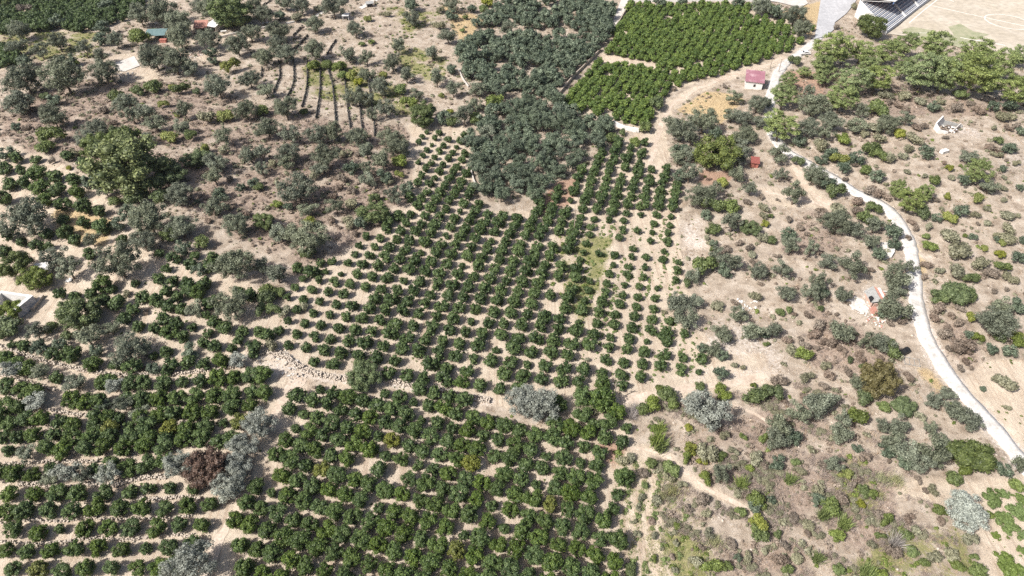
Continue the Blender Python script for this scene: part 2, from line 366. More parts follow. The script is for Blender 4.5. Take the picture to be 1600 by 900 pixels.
# plants read off the photograph in 4x crops (crop corner: centre x, centre y, width, kind)
DATA = {
(0, 0): "650,30,90O 360,130,90O 120,190,130O 360,260,130O 250,320,110O 110,290,110O 150,380,90O 530,310,110O 420,370,90O 630,355,100O 650,180,90O 640,240,90O 720,250,110O 870,95,160O 1010,70,190O 870,235,140B 960,350,200O 1085,375,200O 1190,430,110O 1120,150,170O 1120,230,180O 1300,240,150O 1310,320,70O 1330,375,60O 1440,420,120Y 1330,50,160O 1250,40,120O 1450,80,230k 1480,280,150O 1560,200,130O 140,480,230O 390,470,260O 640,430,190O 100,630,200O 330,620,90O 330,730,180O 280,600,60D 90,790,60O 590,790,150O 725,610,110D 780,640,150O 860,570,90D 960,550,110D 1120,560,110D 1080,545,60Y 1230,575,60D 1360,540,170O 1560,490,130O 910,700,130O 820,720,120O 970,770,120O 1150,690,120O 1140,800,100O 1290,740,130U 1410,730,100Y 1530,680,150O 1020,650,80Y 320,850,170B 560,860,170O 710,830,90D 780,860,170B 920,865,100O 1050,860,110Y 1190,850,90D 1400,860,120O 470,400,60B 190,690,80R 650,690,70R 40,30,60D 1110,720,50Y 1590,40,110O 1500,130,90D 960,200,60D 150,60,90R 170,800,60R 700,770,60R",
(400, 0): "45,90,130O 150,90,70O 140,190,150O 130,270,120O 50,350,130O 180,330,140O 360,150,120O 280,30,120O 180,10,110O 260,110,80U 480,40,150O 620,180,110O 360,310,140O 60,560,110O 180,660,170O 40,700,90B 580,340,110O 690,360,110O 850,390,120O 890,290,110O 690,460,100O 780,540,130O 620,610,130O 700,620,100O 720,710,100O 810,680,120O 970,30,90O 975,110,110O 1220,30,100O 1225,90,80O 1200,230,100O 1150,160,90U 1100,330,110O 940,470,110O 1130,490,120O 1230,560,110O 1225,430,70O 1010,590,100O 1040,720,170k 1170,740,90O 1230,760,90D 1300,720,130O 1375,560,100O 1370,650,100O 1490,650,130B 1380,140,70O 1345,50,60O 1420,60,70B 1440,20,80Y 70,800,150O 220,850,120O 380,840,140O 480,820,140O 630,850,150O 840,860,150O 700,120,50Y 720,265,45B 660,275,45B 800,470,60Y 1160,600,45Y 1370,740,100B 960,640,120B 900,560,90B 520,420,90B 450,410,80B 360,420,90B 600,480,90Y 540,480,80B 640,520,70Y 1160,60,70U 820,90,60U 1290,190,40B 1310,110,40B 380,50,70U 1210,700,50Y 300,700,60B 1350,850,90O 1440,830,110O 1570,180,100O",
(800, 0): "1395,610,100O 1540,640,140O 1060,800,190O 1200,760,170O 1280,840,90O 1370,720,100O 1450,740,120O 1460,830,150O 1560,750,100O 900,650,120D 920,15,70O 1065,10,60O 1410,15,70O 1560,40,130O 690,830,60D 830,800,90D 620,860,90D 770,890,80B 1010,560,40R 1330,540,40R 1000,780,120O 1120,860,110O 1590,640,60O 1390,870,90B",
(1200, 0): "170,85,150O 50,80,90O 210,180,120O 650,170,160K 420,290,220P 350,420,150P 590,320,140P 740,310,170P 530,480,200P 690,480,170P 870,270,150P 1050,290,180P 1000,420,250P 1110,470,190P 1300,460,260P 1310,310,180P 1470,380,180P 1570,340,120P 1550,550,190P 110,580,170P 90,760,210P 470,590,190P 170,380,90D 290,640,190O 250,580,110O 690,690,170B 400,760,140O 260,800,140O 360,840,110O 550,780,120O 580,690,110O 750,770,150O 870,740,100O 670,800,100U 470,870,100B 820,840,80Y 910,870,110U 690,870,90U 850,600,100U 740,590,100U 1040,660,80O 1080,640,60U 1410,670,70O 1470,730,90U 1530,735,70U 1510,650,90O 1410,800,50U 1590,820,60O 1440,880,70B 950,640,80U 1270,650,60R 1180,680,90R 1330,700,80R 230,440,80P 130,500,100P 810,660,60R 860,690,60R 980,790,70R 930,800,60R 1290,680,50R 600,840,70U 330,890,90U 200,870,90O 1210,600,80B 1180,590,80D 540,40,60U 430,170,50R 760,640,60R 650,660,60R 1110,860,40R 1550,790,60R 1500,800,60R 340,470,110P 640,400,120P 850,420,130P 1190,400,140P 1400,490,140P",
(0, 225): "150,450,290O 570,600,110O 560,230,100O 650,275,110O 340,720,170O 430,780,170O 740,740,250O 100,760,170k 220,840,170k 930,470,230O 1130,510,180O 890,600,180O 1060,560,110K 790,420,100O 1000,330,130D 1120,310,180O 850,340,160D 720,360,90D 815,140,380A 1060,190,170K 640,30,210k 1220,90,130K 1340,110,150O 1340,210,120O 1350,380,150O 1470,500,170O 1500,270,60O 1560,60,130O 1580,240,60O 1460,760,230O 1140,650,100O 1265,620,110D 740,500,90O 1240,790,90O 280,20,110D 30,60,90O 1230,360,40O 1370,310,90O 30,150,90G 100,90,80G 215,90,70G 420,80,70G 130,165,60G 230,175,120G 340,200,95G 455,215,90G 530,130,100G 60,250,90G 150,250,95G 250,270,115G 360,285,100G 480,300,100G 20,340,100G 270,345,100G 390,375,100G 520,395,100G 620,420,80G 520,490,80G 640,515,110G 405,550,105G 50,570,85G 140,610,70G 230,640,80G 760,595,70G 475,610,80G 560,685,80G 300,640,60G 30,680,90G 10,530,50G 640,880,105G 850,870,60G 990,840,80G 1040,770,70G 1080,715,80G 1180,750,90G 1330,710,80G 1300,760,80G 1080,860,90G 1170,870,100G 1280,870,90G 1000,685,60G 1220,695,60G 330,110,50R 430,150,40Y 470,60,70U 1440,400,60R 1530,440,70R 700,170,80B 300,560,80G 390,470,80G 1390,40,90U 1280,40,90Y 1430,220,60R 1300,480,50R",
(400, 225): "40,60,110O 200,60,150O 30,150,110O 180,115,110O 260,270,230O 440,80,180O 400,150,110O 590,150,100O 690,40,130O 790,110,140O 880,20,150O 700,160,110O 800,200,90O 700,220,110O 900,110,110B 890,190,70Y 20,270,70D 130,380,70B 205,390,55O 320,410,115O 335,490,90Y 50,480,130K 130,560,120O 330,580,240O 225,560,150O 330,690,120D 400,740,60G 500,390,120O 600,380,90U 740,430,170K 580,490,110U 660,490,90O 870,320,140O 740,340,90D 940,270,90O 960,330,70G 130,810,160O 30,770,120O 820,490,70G 890,445,80G 260,775,70G 350,800,90G 540,220,80R 480,330,70R 370,200,80U 480,30,80R 600,290,70R 520,270,60R 650,420,60R 100,120,70U 640,60,60R 330,130,70R 550,60,70U 840,240,60U 470,480,70R 620,560,60R",
(800, 225): "1040,80,110O 1120,60,110O 1060,35,90O 1280,60,225Z 1430,20,110O 1420,90,110O 1410,190,110O 1490,280,105O 1110,190,130O 1040,190,90O 1320,245,90Y 1190,310,190O 1260,390,140D 1215,440,75O 1370,400,120B 1380,490,150O 1490,530,100K 1260,540,100D 1570,590,90U 1580,500,60Y 1215,590,50U 1260,620,50O 1270,700,110O 1380,740,140O 1200,760,180D 1140,820,110O 1540,790,120O 1570,400,70U 1570,450,60U 1090,870,70D 1270,290,110O 1340,660,60R 1480,650,70R 1500,690,60U 1420,620,60R 1500,740,50R 1460,360,60R 1560,330,50R 1330,790,90O 1260,660,60D",
(1200, 225): "60,60,135O 80,190,105O 170,320,145O 190,110,90D 300,195,150O 260,210,80D 370,240,100O 420,300,135D 330,20,110U 400,60,95O 450,95,120Y 480,150,85O 330,95,65O 560,90,95O 640,40,120D 610,160,85D 690,65,120B 760,90,95U 680,200,85O 850,80,80U 880,30,80U 985,50,90O 870,175,45U 1040,230,85B 1135,155,60Y 1140,210,55U 1205,140,35D 1320,150,170P 1230,230,80O 1390,265,105O 1260,70,110O 1435,65,75U 1475,150,50O 1545,120,55U 1475,210,40U 1480,350,55U 1515,20,85O 1470,280,50U 820,270,125P 980,300,110P 900,345,160P 965,430,110D 1120,330,60Y 1140,460,90Y 1205,415,85O 1310,340,90Y 1300,440,70U 1360,400,60U 1085,410,40U 1060,460,65O 1005,520,65U 1010,640,90B 990,580,60B 1130,575,105U 1190,670,150U 1350,650,60Y 1280,580,45O 1450,690,70Y 1500,590,105U 1500,530,100U 1430,570,55U 1460,620,60Y 1495,450,80U 1370,495,50U 1340,745,135U 1070,790,75U 1180,800,125U 1270,840,110D 1460,770,95D 1570,710,85O 1590,600,50O 1580,270,50O 1400,810,110R 1520,850,100U 430,490,170O 550,530,130O 620,470,120D 670,510,115O 660,400,115D 560,360,75R 430,420,110U 330,440,100R 640,610,115O 700,690,85O 790,550,100O 790,620,80O 870,770,115O 790,840,165O 540,780,175O 370,740,105O 270,660,110O 145,640,125O 130,560,95O 20,600,70D 100,785,125O 320,860,150O 130,475,50R 15,450,45D 630,290,95R 710,320,100R 480,220,50R 540,130,50R 740,250,40U 1100,120,40R 980,200,45U 1010,140,25R 1050,350,50R 1390,500,40R 1330,270,50R 920,530,60R 900,490,60R 990,760,70R 980,830,60R 1560,450,50U 1410,30,70R 880,590,50R 640,790,50R 1490,100,35R 560,420,70R 480,440,60R 1380,20,60R 240,560,50R 200,520,60R 60,700,50R 60,350,30R 1310,500,35R 1230,575,35B 1440,600,45O",
(0, 450): "380,35,80G 470,45,80G 570,40,85G 650,75,90G 730,95,95G 840,130,85G 890,60,90G 980,80,90G 1060,110,100G 700,10,60G 1040,20,80G 1110,60,70G 1140,140,80G 870,235,85G 970,260,90G 1020,190,90G 1110,220,95G 1060,280,105G 1140,310,95G 1200,245,70G 1295,280,70G 1035,395,80G 1275,350,80G 1345,360,90G 1495,325,70G 1450,380,65G 1580,380,100G 1340,215,90G 1410,250,90G 1510,270,80G 1490,20,80G 1240,30,105G 1170,20,85G 780,190,90G 330,420,90G 450,420,125G 150,360,85G 70,345,60G 40,430,90G 790,35,60U 910,150,50R 1340,90,100G 1560,50,90G 1290,100,80G 900,500,40R 75,520,110S 255,530,115O 470,590,130O 220,710,115S 710,620,100S 650,720,85O 770,730,115O 870,800,110O 790,370,220O 900,390,110O 600,390,90O 690,250,110O 540,300,170O 220,270,150O 60,240,160D 240,370,100O 60,140,140k 490,150,230K 960,500,85O 1190,390,95O 1220,130,120O 1450,110,210O 1230,780,75O 370,350,90O 310,250,90D 1480,460,90S 420,300,80D 20,300,100D 640,600,60G 700,110,60G 1290,170,60G 960,420,60G",
(400, 450): "60,60,130D 110,140,110D 30,140,110D 60,20,110D 140,30,90D 670,560,170K 670,480,120D 20,850,180S 300,120,70U 70,290,90G 100,370,110U 20,270,80G 180,150,90U",
(800, 450): "1040,95,150O 1140,75,110O 1090,190,155O 950,150,40U 1280,110,85U 1410,170,125O 1500,270,150O 1570,270,85O 1320,290,125O 1260,380,105O 1310,420,75O 1190,370,70O 1300,530,90O 1390,485,50U 1390,90,60R 1520,55,85U 1590,350,50D 70,710,190S 190,740,200S 1200,760,230S 1300,630,85B 1330,680,85B 1175,620,75B 880,730,110B 970,670,140B 920,630,75B 1000,720,110B 820,760,100B 440,680,135G 560,700,150G 650,780,105G 560,600,105G 690,610,85G 930,870,80W 890,880,80V 770,750,130X 750,800,100X 1520,680,140D 1590,640,110D 1100,870,60Y 1510,610,45B 470,450,40U 1440,500,50U 480,750,110U 290,720,110G 940,295,70G 960,305,70G 440,790,110G 520,860,100G 720,880,80G",
(1200, 450): "120,30,125O 270,45,140O 470,40,105O 340,10,90O 330,130,50D 70,155,65B 130,140,50B 165,165,40R 250,170,70R 380,155,40R 425,165,40R 310,240,105R 290,290,90R 40,265,125O 450,270,165O 230,360,70R 120,330,70R 340,335,60R 390,350,90R 460,385,70R 300,380,50R 150,400,110U 225,420,115B 355,480,80U 510,450,55D 570,440,80R 535,330,60R 620,335,120O 700,340,130O 780,385,145D 590,490,50D 500,530,70R 390,555,90R 70,580,110R 240,560,105U 700,590,235C 570,595,110O 600,690,140D 720,745,85B 845,740,145H 45,660,125D 320,730,180O 200,790,150O 370,720,130O 480,820,105O 560,810,140B 60,860,150O 720,870,110O 820,870,120O 1010,880,105O 960,810,90U 1040,715,125O 1120,660,105O 1170,770,140O 1265,820,145O 1345,630,40O 1420,570,85U 1490,600,130U 1500,755,50U 1060,60,120D 1180,35,180H 1260,50,100D 1080,80,85B 1070,130,100R 1040,190,75R 1090,290,105R 1130,250,70R 1200,360,150R 1180,330,70R 1240,460,60R 1200,505,55R 1150,180,60R 1200,130,60R 1190,220,75R 1270,190,80Y 1430,220,220O 1380,200,120O 1460,130,120O 1570,110,95O 1310,310,85B 1260,295,60O 1405,380,75O 1520,390,90O 1560,330,100B 1415,20,50R 1490,10,40R 790,120,180O 740,150,100O 800,5,110O 1550,300,80Y 1450,310,90B 840,220,60R 760,220,60R 1130,380,60R 1250,400,60R 1270,500,40R 500,90,40R 420,300,50R 200,320,40R 820,430,60U 880,560,80R 700,440,50R 460,580,30U 230,690,70R 100,700,60R 350,620,70R 420,640,50U",
(0, 675): "1110,210,165S 1290,230,230N 1520,90,165S 1480,200,165S 1450,320,165S 1420,380,120S 1190,830,260S 165,135,120O 300,290,110O 430,260,145S 520,270,110O 690,270,120S 1210,360,80G 1060,350,80G 930,360,75G",
(800, 675): "910,50,120W 930,90,100W 1110,110,90Y 1090,160,90B 1190,130,120U 1250,140,120U 1310,150,80B 1190,185,70Y 1320,20,75U 1440,30,60B 1530,150,130U 1570,40,80B 1490,230,60B 1310,270,130O 1210,290,105B 1430,320,90W 1530,430,125B 1520,460,90O 1430,500,90B 1540,570,120Y 1550,640,130D 870,200,80B 1000,230,105B 980,290,80U 1000,365,130Q 830,335,50B 1200,420,110R 1210,510,80U 1030,590,50B 1270,680,120Q 1230,640,90U 1250,840,140B 1150,820,100U 780,640,60U 890,650,55U 740,860,90D 1020,690,55U 890,790,60B 1410,790,50O 690,180,90U 750,160,80U 820,260,70R 1060,330,70U 900,430,80U 940,400,80Q 1420,380,90U 1460,400,80R 1380,120,70U 1590,320,60U 1010,860,60U 790,470,60U 810,410,60U 760,560,50U 870,560,50R 1470,790,90U 1370,700,80R 700,290,130G 655,385,85G 625,482,100G 1570,210,70R 1100,480,70R 1340,840,90B 1190,720,60R",
(1200, 675): "60,40,150O 150,30,100O 460,5,140O 770,60,160O 740,110,100O 880,130,170O 1050,140,200O 980,190,150O 860,180,100O 1090,60,110O 1270,150,240H 1230,240,105B 1160,300,115B 1470,230,90O 1580,210,130O 1560,340,100B 1400,410,130V 1475,385,75V 1560,500,140V 1460,530,80V 1520,600,140V 1430,650,60V 1590,420,90V 1500,830,160V 1590,750,70V 1595,640,70V 1590,880,90V 1375,520,70B 1210,470,190T 1250,520,190T 1030,365,90U 1070,490,90B 1255,660,110U 800,690,150X 790,760,120R 720,290,120Q 800,300,120Q 700,390,90Q 580,450,60Y 140,295,90W 385,470,130B 350,520,90W 480,570,110W 310,790,90W 430,650,95B 740,550,105B 700,520,80R 560,100,60O 600,150,90R 60,190,90O 170,190,60B 480,260,90Y 420,200,110O 350,200,80R 300,360,100U 320,430,90O 600,370,85B 650,390,70B 60,640,70B 440,860,80B 620,880,120W 700,890,100B 970,820,70B 1050,790,110U 1310,870,120B 1290,780,60B 460,420,90R 200,250,80U 20,420,60O 10,350,60U 100,710,70R 250,580,80U 160,540,70R 210,700,60U 520,330,70R 560,300,60R 880,540,90R 920,620,70U 860,650,80B 640,560,60U 1080,560,60R 900,750,90B 1150,760,120U 1180,840,90B 60,800,110R 180,790,80U 120,860,90B 250,640,60R 650,700,70U 700,650,70B 940,300,60R 980,370,50R 760,185,40R 420,430,60B 540,480,60U",
}
TERRACES = [  # rows of orange trees on the near left terraces, top row first (photo pixels)
    crop(0, 450, "580,480 730,480 820,490 1060,490 1170,462 1280,475 1380,455"),
    crop(0, 450, "30,440 90,475 170,510 350,565 650,590 690,585 820,598 900,595 1020,592 1140,590 1250,585 1360,565 1460,560 1570,547 1640,540"),
    crop(0, 450, "40,610 140,640 220,650 450,700 530,712 620,708 800,705 890,703 1000,700 1110,690 1220,680 1340,670 1450,670 1570,650 1650,650"),
    crop(0, 450, "30,740 110,745 600,800 680,806 730,812 880,808 1000,800 1090,790 1200,780 1310,770 1450,752 1560,732"),
    crop(0, 450, "-20,830 60,850 160,820 250,820 370,830 450,850 600,868 690,872 800,868 920,870 1060,872 1170,870 1290,862 1400,845 1500,840"),
    crop(0, 675, "20,30 100,35 210,20 340,22 460,32 570,35 690,30 810,25 930,20 1040,42 1150,50 1260,42 1360,55 1450,40"),
    crop(0, 675, "50,115 290,100 400,112 530,105 640,100 770,107 900,92 1020,85"),
    crop(0, 675, "-20,260 90,262 200,270 320,225 590,240 690,205 800,228 920,208 1030,185"),
    crop(0, 675, "60,390 220,395 360,385 480,388 650,390 815,370"),
    crop(0, 675, "40,500 150,490 310,492 450,502 600,480 750,480 890,480 1030,480 1175,466 1310,452"),
    crop(0, 675, "90,612 240,632 370,610 530,602 680,602 820,596 980,602 1120,582 1260,582"),
    crop(0, 675, "40,740 160,746 320,742 470,736 610,722 760,736 910,726 1060,716 1190,700"),
    crop(0, 675, "80,855 240,855 390,880 540,852 700,852 860,852 990,850 1090,832"),
]
NEAR = [(480, 606), (520, 600), (600, 606), (690, 616), (760, 645), (800, 668), (860, 660), (880, 640), (925, 650), (975, 670), (1000, 695), (978, 720), (985, 745), (965, 790), (970, 830), (965, 900), (960, 960),
        (330, 960), (370, 900), (352, 830), (385, 785), (425, 745), (440, 700), (442, 655)]
MIDDLE = [(655, 208), (725, 205), (728, 240), (735, 268), (742, 305), (762, 336), (818, 336), (855, 316), (890, 285), (908, 265), (935, 240), (962, 222), (1008, 222), (1014, 255), (1042, 262), (1062, 305), (1052, 350), (1064, 400),
          (1058, 450), (1072, 480), (1082, 520), (1110, 560), (1108, 592), (1030, 592), (988, 606), (975, 626), (945, 632), (900, 618), (800, 618), (760, 625), (700, 610), (640, 599), (590, 589), (545, 585), (500, 579), (470, 566),
          (440, 545), (425, 522), (432, 480), (452, 452), (490, 424), (530, 400), (562, 388), (575, 365), (606, 348), (630, 322), (645, 295), (650, 262), (648, 232)]
TOPORCH = [(982, 10), (1185, 8), (1235, 30), (1268, 48), (1260, 64), (1232, 82), (1165, 106), (1075, 132), (1044, 150), (1036, 178), (1005, 200), (990, 198), (955, 188), (900, 174), (866, 164), (884, 148), (942, 84), (966, 44)]
TOPLANE = [(936, 81), (968, 86), (1020, 97), (1062, 105), (1060, 112), (1018, 105), (966, 95), (936, 89)]
TOPLEFT = [(-60, -20), (240, -20), (226, 4), (214, 24), (180, 40), (130, 50), (60, 54), (-60, 54)]
TOPLEFT2 = [(-40, 72), (28, 80), (36, 92), (28, 106), (-40, 112)]
GROVE = [(712, 85), (745, 55), (765, 20), (800, 5), (930, 5), (955, 18), (958, 48), (940, 74), (905, 105), (882, 133), (862, 160), (872, 172), (905, 182), (948, 195), (955, 225), (930, 242), (905, 262), (870, 283), (850, 308), (815, 326),
         (768, 322), (744, 300), (737, 265), (728, 225), (730, 185), (748, 160), (732, 132), (715, 105)]
GROVEGAPS = [[(752, 38), (800, 40), (905, 44), (928, 42), (905, 57), (800, 54), (753, 52)], [(795, 138), (815, 140), (806, 165), (795, 168)], [(850, 204), (875, 200), (870, 214), (850, 212)], [(800, 95), (840, 110), (830, 118), (800, 120)]]

# ------------------------------------------------------------------ ground
ROAD = [(1290, 46), (1276, 62), (1257, 78), (1238, 92), (1222, 105), (1212, 122), (1207, 140), (1203, 158), (1203, 175), (1205, 195), (1213, 220), (1232, 238), (1265, 258), (1300, 277), (1330, 297), (1362, 312), (1383, 324), (1401, 343), (1415, 365), (1422, 387),
        (1426, 405), (1429, 437), (1434, 482), (1442, 513), (1457, 545), (1473, 573), (1495, 601), (1518, 630), (1542, 657), (1564, 680), (1590, 712), (1640, 770)]
TRACKS = [  # dirt tracks: points, width in metres
    ([(1222, 90), (1200, 101), (1162, 113), (1125, 125), (1082, 143), (1052, 162), (1040, 180), (1032, 200), (1024, 225), (1017, 255), (1008, 287), (997, 318)], 2.8),
    ([(1236, 250), (1262, 295), (1300, 322)], 3.0), ([(1195, 300), (1240, 308), (1290, 322), (1310, 330)], 3.5),
    ([(980, 700), (1015, 704), (1040, 712), (1072, 740), (1112, 768), (1155, 788), (1185, 808)], 1.5),
    ([(1145, 632), (1175, 645), (1215, 668)], 1.2),
    ([(972, 626), (1050, 612), (1120, 602), (1200, 588)], 3.2),
    ([(470, 590), (452, 612), (436, 640), (420, 660)], 4.5), ([(400, 770), (372, 800), (348, 830), (330, 870), (300, 930)], 3.6),
]
def world_line(pts, step=1.2):
    P = np.array([at(*p)[:2] for p in pts]); out = []
    n = len(P)
    for i in range(n - 1):                            # Catmull-Rom through the points
        p0, p1, p2, p3 = P[max(i - 1, 0)], P[i], P[i + 1], P[min(i + 2, n - 1)]
        m = max(2, int(np.linalg.norm(p2 - p1) / step))
        for k in range(m):
            t = k / m
            out.append(.5 * ((2 * p1) + (-p0 + p2) * t + (2 * p0 - 5 * p1 + 4 * p2 - p3) * t * t + (-p0 + 3 * p1 - 3 * p2 + p3) * t ** 3))
    out.append(P[-1]); return np.array(out)

road_w = world_line(ROAD)
W1 = [(392, 556), (425, 551), (446, 558), (462, 571), (483, 581), (505, 588), (540, 593), (575, 594), (600, 595), (638, 601), (662, 605), (688, 610), (712, 618), (738, 623), (765, 627)]
wall_w = world_line(W1)
track_w = [(world_line(p), w) for p, w in TRACKS]
rvals = np.array([0.0] * 4)

xs = np.concatenate([[-4000, -2500, -1500, -900, -500, -380], np.arange(-300, 300.1, .8), [380, 500, 900, 1500, 2500, 4000]])
ys = np.concatenate([[-2000, -800, -200, -40], np.arange(20, 372.1, .8), [400, 460, 600, 1000, 1800, 3000, 5000]])
GX, GY = np.meshgrid(xs, ys)
def smooth_noise(x, y, s, seed):
    g = np.random.default_rng(seed); o = 0
    for k in range(5):
        a = g.uniform(0, 2 * np.pi); ph = g.uniform(0, 6.28, 2); f = (1 + .6 * k) / s
        o = o + np.sin((x * np.cos(a) + y * np.sin(a)) * f + ph[0] + 1.3 * np.sin((-x * np.sin(a) + y * np.cos(a)) * f * .8 + ph[1])) / (1 + .4 * k)
    return o / 2.6
fine = (np.abs(GX) < 301) & (GY > 19) & (GY < 373)
GZ = np.where(fine, H(GX, GY), np.where(np.hypot(GX, GY) < 700, H(GX, GY), 0))
near_road = np.full(GX.shape, 99.0)
def line_dist(P, maxd=9):
    D = np.full(GX.shape, 99.0)
    x0, y0 = xs[6], ys[4]
    for p in P:
        i0 = int((p[0] - maxd - x0) / .8) + 6; i1 = int((p[0] + maxd - x0) / .8) + 7
        j0 = int((p[1] - maxd - y0) / .8) + 4; j1 = int((p[1] + maxd - y0) / .8) + 5
        i0, j0 = max(i0, 6), max(j0, 4)
        s = (slice(j0, max(j1, j0)), slice(i0, max(i1, i0)))
        D[s] = np.minimum(D[s], np.hypot(GX[s] - p[0], GY[s] - p[1]))
    return D
DR = line_dist(road_w)
GZ = GZ + np.where(fine, .10 * smooth_noise(GX, GY, 2.2, 5) + .06 * smooth_noise(GX, GY, .9, 6), 0) * np.clip((DR - 2.5) / 2, 0, 1) - .12 * np.clip(1 - (DR - 2) / 2, 0, 1)
wx = GX + 1.1 * smooth_noise(GX, GY, 2.5, 1); wy = GY + 1.1 * smooth_noise(GX, GY, 2.5, 2)
GPX, GPY, _z = project(wx, wy, H(wx, wy))
bad = ~fine | (_z < 5); GPX[bad] = -9999
def blur(a, n):
    for _ in range(n):
        a = (a + np.roll(a, 1, 0) + np.roll(a, -1, 0) + np.roll(a, 1, 1) + np.roll(a, -1, 1)) / 5
    return a
def mask(polys, n=2):
    m = np.zeros(GX.shape)
    for p in polys: m[inpoly(GPX, GPY, p)] = 1
    return blur(m, n)

SOILS = [[(640, 195), (738, 200), (745, 330), (860, 330), (960, 220), (1040, 195), (1046, 260), (1068, 300), (1060, 350), (1072, 440), (1112, 540), (1200, 560), (1200, 596), (1060, 622), (1000, 650), (800, 640), (560, 600), (400, 570), (390, 540), (420, 500), (470, 425), (560, 380), (640, 300)],
         NEAR, [(-80, 535), (390, 552), (446, 600), (440, 700), (400, 790), (320, 960), (-80, 960)],
         [(-60, 215), (60, 236), (120, 270), (185, 305), (170, 340), (255, 400), (350, 425), (440, 470), (430, 540), (390, 560), (-60, 560)],
         TOPORCH, TOPLEFT, TOPLEFT2, [(965, 690), (1000, 690), (1035, 760), (1030, 830), (1050, 900), (1060, 960), (960, 960)], [(1535, 560), (1640, 560), (1640, 800), (1600, 720), (1545, 650), (1500, 590)],
         [(1330, 760), (1640, 740), (1640, 960), (1540, 960), (1530, 800)], [(700, 205), (630, 196), (650, 192), (735, 194)], [(1190, 290), (1240, 300), (1300, 320), (1300, 332), (1200, 318)], [(150, 88), (215, 82), (260, 120), (200, 130)], [(300, 60), (400, 45), (400, 60), (310, 100)]]
GRAVEL = [[(1085, 470), (1150, 500), (1215, 520), (1250, 600), (1150, 600), (1110, 548)], [(1060, 325), (1105, 335), (1120, 420), (1076, 436), (1068, 380)], [(380, 552), (450, 556), (480, 586), (452, 625), (430, 660), (424, 640), (446, 590), (395, 572)], [(1320, 455), (1400, 440), (1400, 500), (1370, 505), (1318, 475)],
          [(1480, 195), (1540, 205), (1530, 225), (1480, 212)], [(1100, 790), (1140, 780), (1180, 840), (1130, 830)], [(1440, 560), (1470, 580), (1480, 620), (1430, 575)], [(1560, 230), (1600, 240), (1600, 290), (1560, 260)], [(1090, 575), (1200, 570), (1200, 592), (1060, 605)]]
BROWN = [[(90, 125), (300, 128), (420, 170), (640, 200), (645, 320), (560, 385), (470, 428), (300, 330), (250, 300), (0, 225), (0, 170)], [(1060, 690), (1180, 640), (1290, 660), (1380, 720), (1420, 800), (1380, 880), (1220, 800), (1100, 740)], [(1220, 130), (1300, 110), (1500, 155), (1600, 160), (1600, 185), (1400, 180), (1250, 170)],
         [(1260, 470), (1330, 500), (1400, 560), (1420, 580), (1330, 590), (1250, 560)], [(1450, 470), (1540, 530), (1520, 590), (1470, 540)], [(1130, 840), (1260, 850), (1260, 900), (1100, 900)], [(1200, 400), (1260, 330), (1330, 330), (1310, 400)]]
GREEN = [[(470, 98), (560, 100), (640, 150), (640, 185), (560, 165), (480, 150)], [(610, 60), (700, 90), (690, 130), (630, 120)], [(868, 365), (960, 372), (930, 470), (905, 530), (885, 500)], [(1390, 830), (1500, 826), (1530, 900), (1240, 900), (1330, 880)], [(1330, 690), (1380, 800), (1420, 830), (1300, 810)], [(0, 50), (160, 50), (150, 90), (0, 100)], [(1030, 820), (1100, 850), (1120, 960), (1040, 960)], [(600, 10), (690, 20), (640, 60)], [(930, 690), (975, 700), (985, 760), (940, 700)]]
YELLOW = [[(1425, 575), (1445, 570), (1485, 612), (1470, 615)], [(1105, 142), (1165, 150), (1130, 195), (1055, 172)], [(1395, 320), (1450, 410), (1440, 470), (1425, 380)], [(80, 320), (180, 345), (160, 390), (90, 360)], [(1220, 20), (1285, 0), (1275, 40), (1265, 60)], [(690, 5), (760, 30), (720, 70)], [(1280, 120), (1330, 120), (1320, 135)]]
RED = [[(1088, 268), (1145, 265), (1140, 283), (1095, 288)], [(1538, 230), (1575, 232), (1570, 246), (1545, 242)], [(930, 690), (990, 690), (960, 730), (925, 712)], [(860, 290), (905, 275), (890, 320), (830, 345)], [(1230, 110), (1300, 115), (1290, 150), (1235, 150)]]
mS = mask(SOILS); mG = mask(GREEN, 6); mB = mask(BROWN, 8); mV = mask(GRAVEL, 14) * (.45 + .5 * smooth_noise(GX, GY, 4, 31))
mV = np.maximum(mV, .7 * np.clip(1.5 - (line_dist(wall_w) + .5 * smooth_noise(GX, GY, 1.5, 36)) / 1.6, 0, 1))
mV = np.maximum(mV, .8 * np.clip(1.6 - (DR + .8 * smooth_noise(GX, GY, 1.8, 33)) / 2.2, 0, 1)); mY = mask(YELLOW, 4); mE = mask(RED, 3)
nz = smooth_noise(GX, GY, 3.5, 9)
mB = np.clip(mB * (.75 + .6 * nz), 0, 1); mG = np.clip(mG * (.7 + .7 * smooth_noise(GX, GY, 2.5, 10)), 0, 1)
PITCHPOLY = [(1385, 56), (1462, -20), (1700, -20), (1700, 110), (1600, 95), (1500, 75), (1440, 62)]
mP = mask([PITCHPOLY], 0)
mS = np.maximum(mS, mP)
for P_, w_ in track_w: mS = np.maximum(mS, np.clip(1.5 - (line_dist(P_) + .5 * smooth_noise(GX, GY, 1.6, 35)) / w_ * 1.3, 0, 1))
gm = bpy.data.meshes.new('ground')
nx, ny = len(xs), len(ys)
ii = (np.arange(ny - 1)[:, None] * nx + np.arange(nx - 1)[None]).ravel()
gq = np.stack([ii, ii + 1, ii + nx + 1, ii + nx], 1)
gme = mesh_np('ground', np.stack([GX.ravel(), GY.ravel(), GZ.ravel()], 1), gq, None, smooth=True)
for nm, ch in (('cover_a', (mS, mG, mB)), ('cover_b', (mV, mY, mE))):
    a = gme.attributes.new(nm, 'FLOAT_COLOR', 'POINT')
    c = np.stack([c_.ravel() for c_ in ch] + [np.ones(nx * ny)], 1).astype(np.float32)
    a.data.foreach_set('color', c.ravel())

